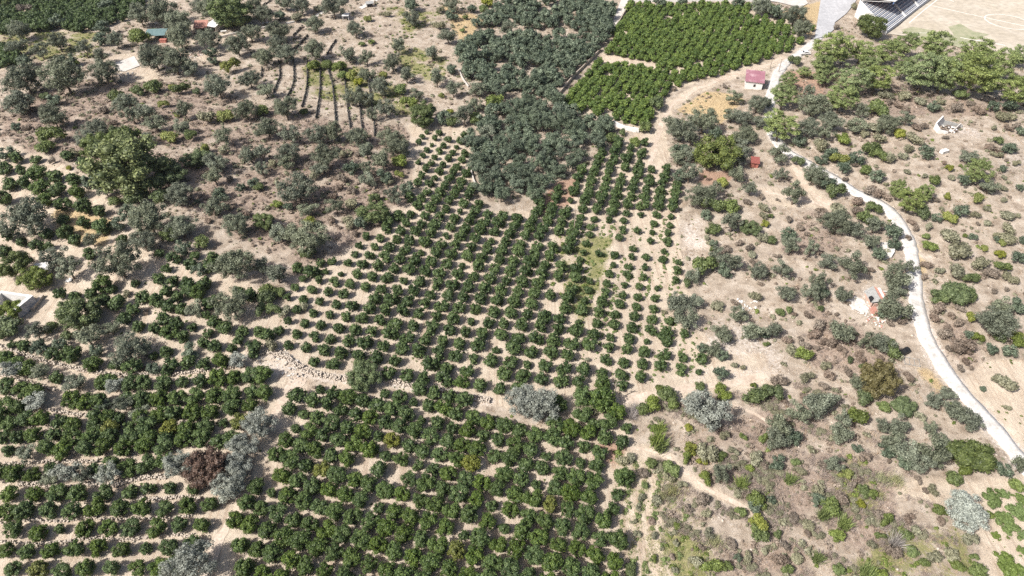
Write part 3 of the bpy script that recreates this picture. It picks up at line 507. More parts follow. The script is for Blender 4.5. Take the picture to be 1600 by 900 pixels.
def ground_mat():
    m, nt, N, L = newmat('ground_soil')
    out = N('ShaderNodeOutputMaterial'); p = N('ShaderNodeBsdfPrincipled'); L(p.outputs[0], out.inputs[0])
    tc = N('ShaderNodeTexCoord')
    def noise(s, d=5, r=.6, dist=0):
        n = N('ShaderNodeTexNoise'); n.inputs['Scale'].default_value = s; n.inputs['Detail'].default_value = d; n.inputs['Roughness'].default_value = r; n.inputs['Distortion'].default_value = dist
        L(tc.outputs['Object'], n.inputs['Vector']); return n.outputs[0]
    def ramp(src, stops):
        r = N('ShaderNodeValToRGB'); e = r.color_ramp.elements
        e[0].position, e[0].color = stops[0][0], (*stops[0][1], 1); e[1].position, e[1].color = stops[-1][0], (*stops[-1][1], 1)
        for a, c in stops[1:-1]: q = e.new(a); q.color = (*c, 1)
        L(src, r.inputs[0]); return r.outputs[0]
    def mix(f, a, b):
        x = N('ShaderNodeMix'); x.data_type = 'RGBA'; L(f, x.inputs[0]); L(a, x.inputs[6]); L(b, x.inputs[7]); return x.outputs[2]
    def math_(op, a, b):
        x = N('ShaderNodeMath'); x.operation = op
        for i, v in ((0, a), (1, b)):
            if isinstance(v, (int, float)): x.inputs[i].default_value = v
            else: L(v, x.inputs[i])
        x.use_clamp = op != 'SUBTRACT'; return x.outputs[0]
    def sep(nm):
        a = N('ShaderNodeAttribute'); a.attribute_name = nm; s = N('ShaderNodeSeparateColor'); L(a.outputs['Color'], s.inputs[0]); return s.outputs
    A, B = sep('cover_a'), sep('cover_b')
    n_big, n_mid, n_fine, n_grit = noise(.05, 4), noise(.32, 6, .68), noise(1.6, 5, .7), noise(6, 3)
    scrub = ramp(n_mid, [(.28, (.19, .148, .112)), (.42, (.30, .246, .193)), (.55, (.39, .33, .267)), (.72, (.49, .43, .365))])
    soil = ramp(n_mid, [(.28, (.35, .275, .205)), (.42, (.44, .365, .285)), (.60, (.51, .435, .345)), (.75, (.57, .495, .41))])
    brown = ramp(n_fine, [(.3, (.17, .125, .095)), (.5, (.29, .225, .18)), (.72, (.43, .36, .295))])
    green = ramp(n_fine, [(.3, (.10, .11, .04)), (.5, (.20, .20, .085)), (.72, (.36, .31, .18))])
    gravel = ramp(n_fine, [(.3, (.33, .28, .235)), (.5, (.49, .43, .375)), (.72, (.60, .55, .50))])
    yellow = ramp(n_fine, [(.3, (.33, .235, .12)), (.7, (.53, .42, .26))])
    red = ramp(n_fine, [(.3, (.25, .15, .105)), (.7, (.44, .31, .235))])
    edge = math_('ADD', math_('MULTIPLY', math_('SUBTRACT', n_fine, .5), 1.2), 0)
    def soft(ch, k=.8):                                # break up the border of a cover with noise
        x = N('ShaderNodeMath'); x.operation = 'MULTIPLY_ADD'; L(math_sub(n_fine), x.inputs[0]); x.inputs[1].default_value = k; L(ch, x.inputs[2])
        r = N('ShaderNodeMapRange'); r.inputs[1].default_value = .3; r.inputs[2].default_value = .7; L(x.outputs[0], r.inputs[0]); return r.outputs[0]
    def math_sub(v):
        x = N('ShaderNodeMath'); x.operation = 'SUBTRACT'; L(v, x.inputs[0]); x.inputs[1].default_value = .5; return x.outputs[0]
    mp = N('ShaderNodeMapping'); mp.inputs['Rotation'].default_value = (0, 0, R(16)); mp.inputs['Scale'].default_value = (1.5, .05, 1); L(tc.outputs['Object'], mp.inputs['Vector'])
    fu = N('ShaderNodeTexNoise'); fu.inputs['Scale'].default_value = 1.0; fu.inputs['Detail'].default_value = 3; L(mp.outputs[0], fu.inputs['Vector'])
    fr = N('ShaderNodeMapRange'); fr.inputs[1].default_value = .52; fr.inputs[2].default_value = .66; fr.inputs[4].default_value = .55; L(fu.outputs[0], fr.inputs[0])
    fc = N('ShaderNodeRGB'); fc.outputs[0].default_value = (.30, .225, .165, 1)
    soil = mix(fr.outputs[0], soil, fc.outputs[0])                  # tilled furrows and wheel lines along the tree columns
    c = mix(soft(A[0]), scrub, soil)
    c = mix(soft(A[2], 1.6), c, brown)
    c = mix(soft(A[1], 1.8), c, green)
    c = mix(soft(B[0], 1.4), c, gravel)
    c = mix(soft(B[1], 1.4), c, yellow)
    c = mix(soft(B[2], 1.2), c, red)
    # dry litter and pebbles
    lit = N('ShaderNodeMapRange'); lit.inputs[1].default_value = .56; lit.inputs[2].default_value = .70; lit.inputs[4].default_value = .7; L(noise(2.7, 6, .75, .6), lit.inputs[0])
    litc = N('ShaderNodeRGB'); litc.outputs[0].default_value = (.17, .125, .09, 1)
    inv = math_('SUBTRACT', 1.0, math_('MULTIPLY', A[0], .75))
    c = mix(math_('MULTIPLY', lit.outputs[0], inv), c, litc.outputs[0])
    peb = N('ShaderNodeMapRange'); peb.inputs[1].default_value = .66; peb.inputs[2].default_value = .74; peb.inputs[4].default_value = .7; L(noise(3.4, 4, .7), peb.inputs[0])
    pebc = N('ShaderNodeRGB'); pebc.outputs[0].default_value = (.60, .56, .50, 1)
    c = mix(peb.outputs[0], c, pebc.outputs[0])
    mr = N('ShaderNodeMapRange'); mr.inputs[1].default_value = .25; mr.inputs[2].default_value = .75; mr.inputs[3].default_value = .8; mr.inputs[4].default_value = 1.18; L(n_grit, mr.inputs[0])
    mb = N('ShaderNodeMapRange'); mb.inputs[1].default_value = .3; mb.inputs[2].default_value = .7; mb.inputs[3].default_value = .9; mb.inputs[4].default_value = 1.08; L(n_big, mb.inputs[0])
    v = N('ShaderNodeVectorMath'); v.operation = 'SCALE'; L(c, v.inputs[0]); L(math_raw(N, L, mr.outputs[0], mb.outputs[0]), v.inputs['Scale'])
    L(v.outputs[0], p.inputs['Base Color'])
    p.inputs['Roughness'].default_value = .95; p.inputs['Specular IOR Level'].default_value = .15
    hb = N('ShaderNodeMath'); hb.operation = 'ADD'; L(n_fine, hb.inputs[0]); L(n_grit, hb.inputs[1])
    b = N('ShaderNodeBump'); b.inputs['Strength'].default_value = .7; b.inputs['Distance'].default_value = .25; L(hb.outputs[0], b.inputs['Height']); L(b.outputs[0], p.inputs['Normal'])
    return m
def math_raw(N, L, a, b):
    x = N('ShaderNodeMath'); x.operation = 'MULTIPLY'; L(a, x.inputs[0]); L(b, x.inputs[1]); return x.outputs[0]
gme.materials.append(ground_mat())
tag(link('ground', gme), kind='structure')

def gh(x, y):
    """height of the ground sheet itself"""
    i = int(np.clip((x - xs[6]) / .8, 0, 749)) + 6; j = int(np.clip((y - ys[4]) / .8, 0, 439)) + 4
    u = (x - xs[i]) / .8; v = (y - ys[j]) / .8
    return float((GZ[j, i] * (1 - u) + GZ[j, i + 1] * u) * (1 - v) + (GZ[j + 1, i] * (1 - u) + GZ[j + 1, i + 1] * u) * v)

def ribbon(name, P, w, mat, wob=.12, lift=.02, seed=0, thick=0.0, nacross=5):
    g = random.Random(seed)
    d = np.gradient(P, axis=0); n = unit(np.stack([-d[:, 1], d[:, 0]], 1))
    V, Q = [], []
    lw = [1 + wob * math.sin(i * .7 + seed) + wob * g.uniform(-1, 1) for i in range(len(P))]
    rw = [1 + wob * math.sin(i * .55 + 2 + seed) + wob * g.uniform(-1, 1) for i in range(len(P))]
    for i, p in enumerate(P):
        for k in range(nacross):
            t = -1 + 2 * k / (nacross - 1)
            q = p + n[i] * t * w / 2 * (lw[i] if t < 0 else rw[i])
            V.append((q[0], q[1], (float(H(*q)) + .06 if thick else gh(*q) + lift)))
    for i in range(len(P) - 1):
        for k in range(nacross - 1):
            a = i * nacross + k; Q.append((a, a + 1, a + nacross + 1, a + nacross))
    V = np.array(V); Q = np.array(Q)
    if thick:                                          # a slab with side faces
        n0 = len(V); lo = V.copy(); lo[:, 2] -= thick; V = np.concatenate([V, lo])
        e = []
        for i in range(len(P) - 1):
            a, b = i * nacross, (i + 1) * nacross
            e += [(a + n0, a, b, b + n0), (a + nacross - 1, a + nacross - 1 + n0, b + nacross - 1 + n0, b + nacross - 1)]
        Q = np.concatenate([Q, np.array(e)])
    return link(name, mesh_np(name, V, Q, mat, smooth=False))
tag(ribbon('road', road_w, 3.5, M['road'], .09, thick=.3, seed=3), kind='structure')
for k, (P, w) in enumerate(track_w):
    tag(ribbon('dirt_track', P, w * .62, M['track'], .3, lift=.03 + .004 * k, seed=k), kind='structure')

def sheet(name, pts, mat, lift, world=False, step=3.0):
    """flat sheet over the ground, gridded so that it follows it"""
    P = [p if world else at(*p)[:2] for p in pts]
    bm = bmesh.new(); vs = [bm.verts.new((p[0], p[1], 0)) for p in P]; bm.faces.new(vs)
    x0, x1 = min(p[0] for p in P), max(p[0] for p in P); y0, y1 = min(p[1] for p in P), max(p[1] for p in P)
    for c in np.arange(x0 + step, x1, step): bmesh.ops.bisect_plane(bm, geom=bm.verts[:] + bm.edges[:] + bm.faces[:], plane_co=(c, 0, 0), plane_no=(1, 0, 0))
    for c in np.arange(y0 + step, y1, step): bmesh.ops.bisect_plane(bm, geom=bm.verts[:] + bm.edges[:] + bm.faces[:], plane_co=(0, c, 0), plane_no=(0, 1, 0))
    for v in bm.verts: v.co.z = float(H(v.co.x, v.co.y)) + lift
    bmesh.ops.recalc_face_normals(bm, faces=bm.faces[:])
    if sum(f.normal.z for f in bm.faces) < 0: bmesh.ops.reverse_faces(bm, faces=bm.faces[:])
    me = bpy.data.meshes.new(name); bm.to_mesh(me); bm.free(); me.materials.append(mat)
    return tag(link(name, me), kind='structure')
sheet('paved_yard', [(1284, -12), (1345, -12), (1336, 4), (1322, 22), (1304, 36), (1303, 47), (1290, 58), (1272, 62), (1276, 40)], M['asphalt'], .36)
sheet('football_pitch', [(1386, 54), (1406, 40), (1456, -8), (1720, -8), (1720, 105), (1600, 92), (1500, 72), (1440, 60)], M['pitch'], .34)

# ------------------------------------------------------------------ built things
def g3(px, py, hc=0):
    x, y, z, t = at(px, py, hc); return x, y, z
def W(px, py, hc=0): return at(px, py, hc)[:2]

# dry-stone walls and banks: many fitted stones along a line, one wall one thing
def stone_wall(name, pts, h, w, mat, label, cat='wall', seed=0, rough=.3, coping=False, lift=0):
    P = world_line(pts, .4)
    g = np.random.default_rng(seed)
    V, T = [], []; off = 0
    d = unit(np.gradient(P, axis=0)); n = np.stack([-d[:, 1], d[:, 0]], 1)
    courses = max(2, int(h / .3)); across = 4 if w > 1.2 else 3 if w > .9 else 2 if w > .5 else 1
    for i, p in enumerate(P):
        for c in range(courses):
            for k in range(across):
                if c == courses - 1 and g.random() < rough: continue
                r = np.array([.27, .3 * w / across + .09, h / courses * .55]) * g.uniform(.8, 1.25, 3)
                o = p + n[i] * ((k - (across - 1) / 2) * w / across * .95 + g.normal() * .09) + d[i] * g.normal() * .08
                vv = ICO_V * (1 + g.normal(size=(len(ICO_V), 1)) * .09) * r
                a = math.atan2(d[i][1], d[i][0]) + g.normal() * .15; ca, sa = math.cos(a), math.sin(a)
                vv = np.stack([vv[:, 0] * ca - vv[:, 1] * sa, vv[:, 0] * sa + vv[:, 1] * ca, vv[:, 2]], 1)
                V.append(vv + [o[0], o[1], float(H(*o)) + (c + .45) * h / courses + lift]); T.append(ICO_F + off); off += len(ICO_V)
    o = link(name, mesh_np(name, np.concatenate(V), np.concatenate(T), mat))
    return tag(o, label, cat)

stone_wall('stone_wall', W1, .8, 1.5, M['stone'], 'pale tumbled dry stone wall running along the foot of the middle orange orchard', seed=1)
stone_wall('stone_wall', crop(0, 450, "0,362 100,402 250,452 400,492 550,522 680,540 800,545 950,545 1080,545 1200,530 1300,518 1420,505 1540,485"), .8, .8, M['stone'], 'long pale stone terrace wall curving below the white ruin at the left', seed=2, rough=.5)
stone_wall('stone_wall', crop(0, 450, "0,548 150,582 280,620 340,640"), .7, .7, M['stone'], 'short pale stone bank below the second terrace row at the left edge', seed=3, rough=.5)
stone_wall('stone_wall', crop(0, 450, "0,660 100,692 220,738 350,772 540,800"), .7, .7, M['stone'], 'pale stone bank under the third terrace row of orange trees', seed=4, rough=.5)
stone_wall('stone_wall', crop(0, 450, "0,792 100,832 170,866 240,890"), .7, .7, M['stone'], 'pale stone bank under the fourth terrace row at the left edge', seed=5, rough=.5)
stone_wall('stone_wall', crop(0, 675, "30,205 150,200 300,190 400,185 520,190 610,185"), .7, .8, M['stone'], 'stone bank behind the silver olive trees on the left terraces', seed=6, rough=.5)
stone_wall('stone_wall', crop(0, 675, "130,330 260,335 420,350 560,330 700,340 820,305 930,290 1040,285"), .9, 1.0, M['stone'], 'pale stone terrace wall ending beside the silver tree left of the withered tree', seed=7, rough=.45)
stone_wall('stone_wall', crop(0, 675, "870,415 1000,425 1120,410 1250,425"), .6, .9, M['stone'], 'rubble bank in front of the withered brown tree', seed=8, rough=.5)
stone_wall('stone_wall', crop(0, 675, "0,570 180,552 360,560 540,540 700,550 860,540 1050,545 1200,522"), .55, .6, M['stone'], 'low stone edge of the terrace three rows from the bottom', seed=9, rough=.6)
stone_wall('stone_wall', crop(0, 675, "0,690 200,700 400,690 560,665 800,675 1000,650 1200,650"), .55, .6, M['stone'], 'low stone edge of the terrace two rows from the bottom', seed=10, rough=.6)
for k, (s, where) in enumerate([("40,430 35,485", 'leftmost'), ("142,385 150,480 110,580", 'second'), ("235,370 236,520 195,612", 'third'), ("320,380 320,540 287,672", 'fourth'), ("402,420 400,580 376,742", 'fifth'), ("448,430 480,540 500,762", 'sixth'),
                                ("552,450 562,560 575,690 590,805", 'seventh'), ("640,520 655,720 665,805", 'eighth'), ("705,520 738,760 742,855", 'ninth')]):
    stone_wall('terrace_wall', crop(400, 0, s), 1.0, .42, M['shadedstone'], f'shaded upright stone terrace wall, {where} from the left among the grassy strips', seed=20 + k, rough=.2)['group'] = 'shaded terrace walls'  # walls coloured near-black to carry the shade on their faces
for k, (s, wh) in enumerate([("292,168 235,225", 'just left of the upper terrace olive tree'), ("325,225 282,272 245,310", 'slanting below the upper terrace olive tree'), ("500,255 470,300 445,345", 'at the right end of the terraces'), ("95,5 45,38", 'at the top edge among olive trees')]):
    stone_wall('terrace_wall', crop(400, 0, s), 1.0, .42, M['shadedstone'], f'short shaded slanting terrace wall {wh}', seed=40 + k, rough=.2)['group'] = 'shaded terrace walls'

def plain_wall(name, pts, h, w, mat, label, cap=None):
    P = world_line(pts, 2.0); b = MB()
    d = unit(np.gradient(P, axis=0)); n = np.stack([-d[:, 1], d[:, 0]], 1)
    ring = []
    for i, p in enumerate(P):
        z = float(H(*p)); r = []
        for s, zz in ((-1, -.3), (-1, h), (1, h), (1, -.3)):
            r.append(b.bm.verts.new((p[0] + n[i][0] * s * w / 2, p[1] + n[i][1] * s * w / 2, z + zz)))
        ring.append(r)
    for a, c in zip(ring, ring[1:]):
        for k in range(3): b.bm.faces.new((a[k], a[k + 1], c[k + 1], c[k]))
    b.bm.faces.new(ring[0]); b.bm.faces.new(ring[-1][::-1])
    return tag(b.build(name, mat), label, 'wall')
plain_wall('boundary_wall', [(982, 10), (973, 27), (962, 46)], 1.6, .3, M['stone'], 'dark-sided boundary wall at the upper left corner of the bright top orchard')
plain_wall('boundary_wall', [(937, 81), (915, 103), (893, 125), (876, 146), (862, 160)], 1.3, .3, M['stone'], 'long slanting boundary wall between the dense olive grove and bright top orchard')
plain_wall('garden_wall', [(958, 195), (975, 203), (998, 207)], 1.6, .4, M['white'], 'short white wall below the bottom tip of the bright top orchard')
plain_wall('garden_wall', [(717, 110), (723, 124), (732, 137)], .8, .35, M['paleconcrete'], 'low pale curved wall at the left rim of the dense olive grove')
plain_wall('garden_wall', [(736, 267), (740, 283), (747, 297)], .8, .35, M['paleconcrete'], 'low pale wall between the orange trees and the grove near its lower tip')
plain_wall('garden_wall', [(980, 3), (1060, 3), (1120, 2), (1190, 3)], 1.4, .3, M['white'], 'long white wall along the far edge of the bright top orchard')
plain_wall('farm_wall', [(341, 61), (355, 57), (373, 53)], .9, .5, M['paleconcrete'], 'low pale farmyard wall in front of the red-tiled farm roof')
plain_wall('farm_wall', [(400, 47), (412, 45), (424, 42)], .9, .5, M['paleconcrete'], 'low pale wall between two olive trees right of the farm')
plain_wall('farm_wall', [(446, 38), (453, 37), (461, 35)], .7, .4, M['white'], 'short white wall among olive trees left of the paved strip')

sheet('paved_strip', [(486, 27), (503, 18), (507, 20), (491, 29)], M['paleconcrete'], .16)
sheet('paved_strip', [(560, 12), (592, -6), (604, -6), (566, 15)], M['paleconcrete'], .16)
sheet('far_road', [(972, -4), (1255, -8), (1262, 6), (1250, 13), (1215, 4), (1190, 1), (985, 1), (960, 44), (955, 40)], M['paleconcrete'], .3)
sheet('concrete_pad', [(174, 101), (210, 88), (219, 103), (196, 112), (184, 112)], M['paleconcrete'], .2)

def label_thing(o, label, cat): return tag(o, label, cat)
def rubble(name, spots, label, mats, seed, cat='rubble'):
    """a heap of broken pieces lying on each other"""
    g = random.Random(seed); b = MB(); used = 0; mi = []
    for k, m in enumerate(mats):
        for (px, py, rr, n) in spots:
            x, y, z = g3(px, py)
            for i in range(max(2, n // len(mats))):
                a = g.random() * 6.28; q = rr * math.sqrt(g.random()); s = g.uniform(.1, .36)
                X, Y = x + q * math.cos(a), y + q * math.sin(a)
                zz = gh(X, Y) + s * .2 + max(0, (1 - q / rr)) * g.random() * .5
                if g.random() < .5: b.stone((X, Y, zz), s, g.random())
                else: b.box((X, Y, zz), (s * g.uniform(1, 3), s * g.uniform(.8, 1.6), s * .5), g.random() * 3, (g.uniform(-.4, .4), g.uniform(-.4, .4)))
        mi += [k] * (len(b.bm.faces) - used); used = len(b.bm.faces)
    o = b.build(name, M[mats[0]])
    for m in mats[1:]: o.data.materials.append(M[m])
    o.data.polygons.foreach_set('material_index', mi)
    return tag(o, label, cat, kind='stuff')
rubble('rubble_heap', [(196, 117, 3, 40), (206, 122, 2.2, 30), (188, 113, 2, 14)], 'grey and white rubble heap beside the pale concrete pad', ['stone', 'paleconcrete', 'metal'], 3)
rubble('brick_heap', [(305, 84, 4, 60), (296, 90, 2.5, 24), (314, 78, 2.5, 20)], 'pale heap of broken blocks below the red-tiled farm roof', ['paleconcrete', 'stone', 'pinkwall'], 4)
rubble('stone_heap', [(425, 554, 3.5, 50), (455, 573, 2.6, 36), (466, 588, 2.2, 26)], 'pale stone heap where the dirt path meets the dry stone wall', ['stone', 'paleconcrete'], 5)
rubble('stone_heap', [(1168, 477, 3, 20), (1160, 482, 2, 10)], 'scatter of white stones on the gravel slope right of the orchard', ['paleconcrete', 'white'], 6)

# --- white house with the red roof
def frame(p_left, p_right, hc=0):
    """ground frame from the two front corners as seen: origin, unit along the front, unit to the back, width"""
    a = np.array(W(*p_left)); b = np.array(W(*p_right)); w = np.linalg.norm(b - a); u = (b - a) / w
    return a, u, np.array([-u[1], u[0]]), w
def local_root(name, p_left, p_right, label, cat):
    a, u, v, w = frame(p_left, p_right); c = (a + b_) / 2 if False else a
    z = float(H(*a)); return tag(empty(name, (a[0], a[1], z), math.atan2(u[1], u[0])), label, cat), w
root, w = local_root('house', (1163.3, 138.5), (1189.5, 141), 'small white house with a faded red roof beside the dirt track', 'house')
D, h0, h1 = 6.0, 3.1, 4.3
b = MB(); t = .25
win = (w * .47, w * .47 + .9, 1.0, 2.1)
# front wall built round its window opening
b.box((win[0] / 2, t / 2, h0 / 2 - .2), (win[0], t, h0 + .4)); b.box(((win[1] + w) / 2, t / 2, h0 / 2 - .2), (w - win[1], t, h0 + .4))
b.box(((win[0] + win[1]) / 2, t / 2, (win[2] - .4) / 2 - .001), (.9, t, win[2] + .4)); b.box(((win[0] + win[1]) / 2, t / 2, (win[3] + h0) / 2), (.9, t, h0 - win[3]))
b.prism([(0, t + .002), (0, D), (t, D), (t, t + .002)], -.4, [h0, h1, h1, h0]); b.prism([(w - t, t + .002), (w - t, D), (w, D), (w, t + .002)], -.4, [h0, h1, h1, h0])
b.box((w / 2, D - t / 2 + .003, h1 / 2 - .2), (w - 2 * t - .01, t, h1 + .4)); b.build('wall', M['white'], root)
b = MB(); o_ = .45
b.prism([(-o_, -o_), (w + o_, -o_), (w + o_, D + o_), (-o_, D + o_)], [h0 - .08, h0 - .08, h1 + .1, h1 + .1], [h0 + .12, h0 + .12, h1 + .32, h1 + .32]); rf = b.build('roof', M['redroof'], root)
b = MB()
for k in range(14):                                                    # standing ribs of the sheet roof
    x = -o_ + .1 + (w + 2 * o_ - .2) * k / 13
    b.prism([(x - .04, -o_ + .02), (x + .04, -o_ + .02), (x + .04, D + o_ - .02), (x - .04, D + o_ - .02)], [h0 + .11, h0 + .11, h1 + .31, h1 + .31], [h0 + .18, h0 + .18, h1 + .38, h1 + .38])
b.build('roof_rib', M['redroof'], rf)
fr = MB(); fx = (win[0] + win[1]) / 2
for x in (win[0] + .04, win[1] - .04): fr.box((x, .1, (win[2] + win[3]) / 2), (.08, .1, win[3] - win[2]))
for z in (win[2] + .04, win[3] - .04): fr.box((fx, .1, z), (.74, .1, .08))
wf = fr.build('window', M['wood'], root); MB().box((fx, .13, (win[2] + win[3]) / 2), (.74, .03, .94)).build('pane', M['glass'], wf)

# --- small red hut
root, w = local_root('hut', (1172.3, 262), (1183.8, 263), 'small dull red hut with a dark roof standing under olive trees', 'hut')
D, h0, h1 = 2.6, 1.9, 2.4
b = MB(); b.box((w * .2, .06, h0 / 2), (w * .4, .12, h0)); b.box((w * .86, .06, h0 / 2), (w * .28, .12, h0)); b.box((w * .56, .06, h0 - .1), (w * .32, .12, .2))
b.prism([(0, .123), (0, D), (.12, D), (.12, .123)], 0, [h0, h1, h1, h0]); b.prism([(w - .12, .123), (w - .12, D), (w, D), (w, .123)], 0, [h0, h1, h1, h0]); b.box((w / 2, D - .06, h1 / 2), (w - .25, .12, h1)); b.build('wall', M['dullred'], root)
MB().prism([(-.25, -.35), (w + .25, -.35), (w + .25, D + .2), (-.25, D + .2)], [h0 - .04, h0 - .04, h1 + .02, h1 + .02], [h0 + .06, h0 + .06, h1 + .12, h1 + .12]).build('roof', M['darkred'], root)
MB().box((w * .56, .09, .85), (w * .31, .05, 1.68)).build('door', M['darkred'], root)

# --- white roofless ruin at the left edge (corner places read off the photograph)
c0 = np.array(W(-4, 502)); cs = {'fl': (-14, 503), 'fr': (31, 497), 'br': (58, 474), 'bl': (9, 468)}
pw = {k: np.array(W(*v)) for k, v in cs.items()}
zr = float(H(*pw['fr'])); root = tag(empty('ruin', (pw['fr'][0], pw['fr'][1], zr)), 'roofless white ruin of a house with thick grey-sided walls', 'ruin')
def wall_seg(p, q, h, th, mat, name='wall', hq=None, base=-.4):
    p = p - pw['fr']; q = q - pw['fr']; d = unit(q - p); n = np.array([-d[1], d[0]]) * th / 2
    hq = h if hq is None else hq
    MB().prism([tuple(p - n), tuple(q - n), tuple(q + n), tuple(p + n)], base, [h, hq, hq, h]).build(name, M[mat], root)
u_ = unit(pw['br'] - pw['fr'])
wall_seg(pw['fr'], pw['br'] - u_ * .05, 2.9, .9, 'greywall', hq=2.9)
top = MB(); p, q = np.zeros(2), pw['br'] - pw['fr']; n = np.array([-u_[1], u_[0]])
top.prism([tuple(p - n * .48), tuple(q - n * .48), tuple(q + n * .48), tuple(p + n * .48)], 2.9, 3.0).build('coping', M['white'], root)
e_ = unit(pw['bl'] - pw['br']); wall_seg(pw['br'] + e_ * .5, pw['bl'], 2.6, .7, 'white', hq=2.9)
e_ = unit(pw['fl'] - pw['fr']); wall_seg(pw['fr'] + e_ * .5, pw['fl'], 1.1, .6, 'white', hq=.7)
e_ = unit(pw['fl'] - pw['bl']); wall_seg(pw['bl'] + e_ * .4, pw['fl'] - e_ * .4, 2.8, .6, 'white', hq=1.6)
m_ = (pw['fr'] + pw['fl']) / 2 * .5 + (pw['br'] + pw['bl']) / 2 * .5
wall_seg((pw['fr'] + pw['br']) / 2 + e_ * 0 - np.array([1.0, 0]), m_ - np.array([1.5, .5]), 1.2, .4, 'white', hq=.6)
b = MB(); g = random.Random(8)
for k in range(40):
    f1, f2 = g.uniform(.1, .85), g.uniform(.1, .8)
    p = pw['fr'] + (pw['br'] - pw['fr']) * f1 + (pw['fl'] - pw['fr']) * f2 - pw['fr']
    b.box((p[0], p[1], g.uniform(.0, .3)), (g.uniform(.3, 1.2), g.uniform(.2, .6), g.uniform(.15, .4)), g.random() * 3, (g.uniform(-.3, .3), 0))
b.build('fallen_blocks', M['paleconcrete'], root)['kind'] = 'stuff'
plain_wall('garden_wall', [(51, 485), (59, 475), (68, 464)], .9, .9, M['stone'], 'low grey stone wall running alongside the white ruin')
# low pale tank by the trees
x, y, z = g3(70, 425); root = tag(empty('water_tank', (x, y, z), .25), 'pale flat-topped concrete tank beside a silver olive tree above the ruin', 'tank')
MB().box((0, 0, .7), (3.6, 3.0, 1.8)).build('wall', M['paleconcrete'], root, .05); MB().prism([(-2, -1.7), (2, -1.7), (2, 1.7), (-2, 1.7)], 1.6, [1.75, 1.75, 1.9, 1.9]).build('lid', M['white'], root)
x, y, z = g3(108, 439); b = MB()
for k in range(5): b.stone((.5 * math.cos(k * 1.3), .5 * math.sin(k * 1.3), .25), .4, k)
o = b.build('stone_heap', M['white']); o.location = (x, y, z); tag(o, 'small heap of white stones under the silver olive tree above the ruin', 'stones')

# --- collapsed shed by the road
x0, y0, z0 = g3(1362, 474); root = tag(empty('shed', (x0, y0, z0)), 'collapsed shed of grey sheet and orange tiles beside the white road', 'shed')
def loc(px, py, h=0):
    x, y, z, t = at(px, py, h); return (x - x0, y - y0, z - z0 + h)
def panel(pts, th, mat, name):
    b = MB(); lo = [b.bm.verts.new(p) for p in pts]; hi = [b.bm.verts.new((p[0], p[1], p[2] + th)) for p in pts]
    n = len(pts); b.bm.faces.new(hi); b.bm.faces.new(lo[::-1])
    for i in range(n): b.bm.faces.new((lo[i], lo[(i + 1) % n], hi[(i + 1) % n], hi[i]))
    return b.build(name, M[mat], root)
sh = panel([loc(1350, 455, 1.6), loc(1361, 473, 1.2), loc(1378, 471, 1.7), loc(1364, 447, 2.2)], .07, 'sheet', 'sheet_roof')
b = MB()
for k in range(9):                                                     # corrugation ridges on the sheet
    f = (k + .5) / 9; A = Vector(loc(1350, 455, 1.68)).lerp(Vector(loc(1364, 447, 2.28)), f); B_ = Vector(loc(1361, 473, 1.28)).lerp(Vector(loc(1378, 471, 1.78)), f); b.tube(A, B_, .06, n=5)
b.build('sheet_ridge', M['sheet'], sh)
panel([loc(1366, 448, 2.0), loc(1378, 471, 1.45), loc(1391, 470, 1.5), loc(1379, 455, 2.0)], .12, 'orangetile', 'tiled_roof')
panel([loc(1371, 450, 2.2), loc(1381, 468, 1.75), loc(1384, 467.5, 1.78), loc(1375, 450, 2.23)], .08, 'white', 'roof_board')
panel([loc(1357, 464, 1.75), loc(1360, 473, 1.5), loc(1366, 466, 1.75), loc(1362, 462, 1.85)], .04, 'black', 'black_tarpaulin')
def shed_wall(p, q, h, mat, th=.2):
    A, B_ = np.array(loc(*p)[:2]), np.array(loc(*q)[:2]); d = unit(B_ - A); n = np.array([-d[1], d[0]]) * th / 2
    MB().prism([tuple(A - n), tuple(B_ - n), tuple(B_ + n), tuple(A + n)], -.3, h).build('wall', M[mat], root)
shed_wall((1351, 461), (1360, 480), 1.15, 'pinkwall'); shed_wall((1363, 480), (1379, 477), 1.1, 'pinkwall'); shed_wall((1381, 474), (1372, 456), 1.3, 'white')
panel([loc(1358, 480, .1), loc(1362, 496, .1), loc(1374, 494, .1), loc(1368, 478, .1)], .06, 'orangetile', 'tiled_floor')
sheet('concrete_pad', [(1320, 470), (1338, 465), (1350, 470), (1357, 489), (1346, 490), (1330, 482)], M['paleconcrete'], .26)
for (p, q) in (((1381, 455), (1391, 456)), ((1388, 460), (1397, 470)), ((1372, 481), (1384, 477))):
    pass
b = MB()
for (p, q) in (((1380, 455), (1392, 456)), ((1388, 461), (1397, 470)), ((1386, 466), (1393, 473))): b.tube(loc(*p, .5), loc(*q, .35), .16, n=6)
b.build('fallen_beam', M['white'], root)
rubble('rubble_heap', [(1368, 501, 2.2, 26), (1375, 505, 1.5, 12), (1362, 497, 1.5, 10)], 'white and orange rubble in front of the collapsed shed', ['white', 'orangetile', 'paleconcrete'], 9)
rubble('rubble_heap', [(1342, 478, 3, 24), (1350, 484, 2, 12)], 'white broken slabs left of the collapsed shed', ['white', 'paleconcrete'], 10)

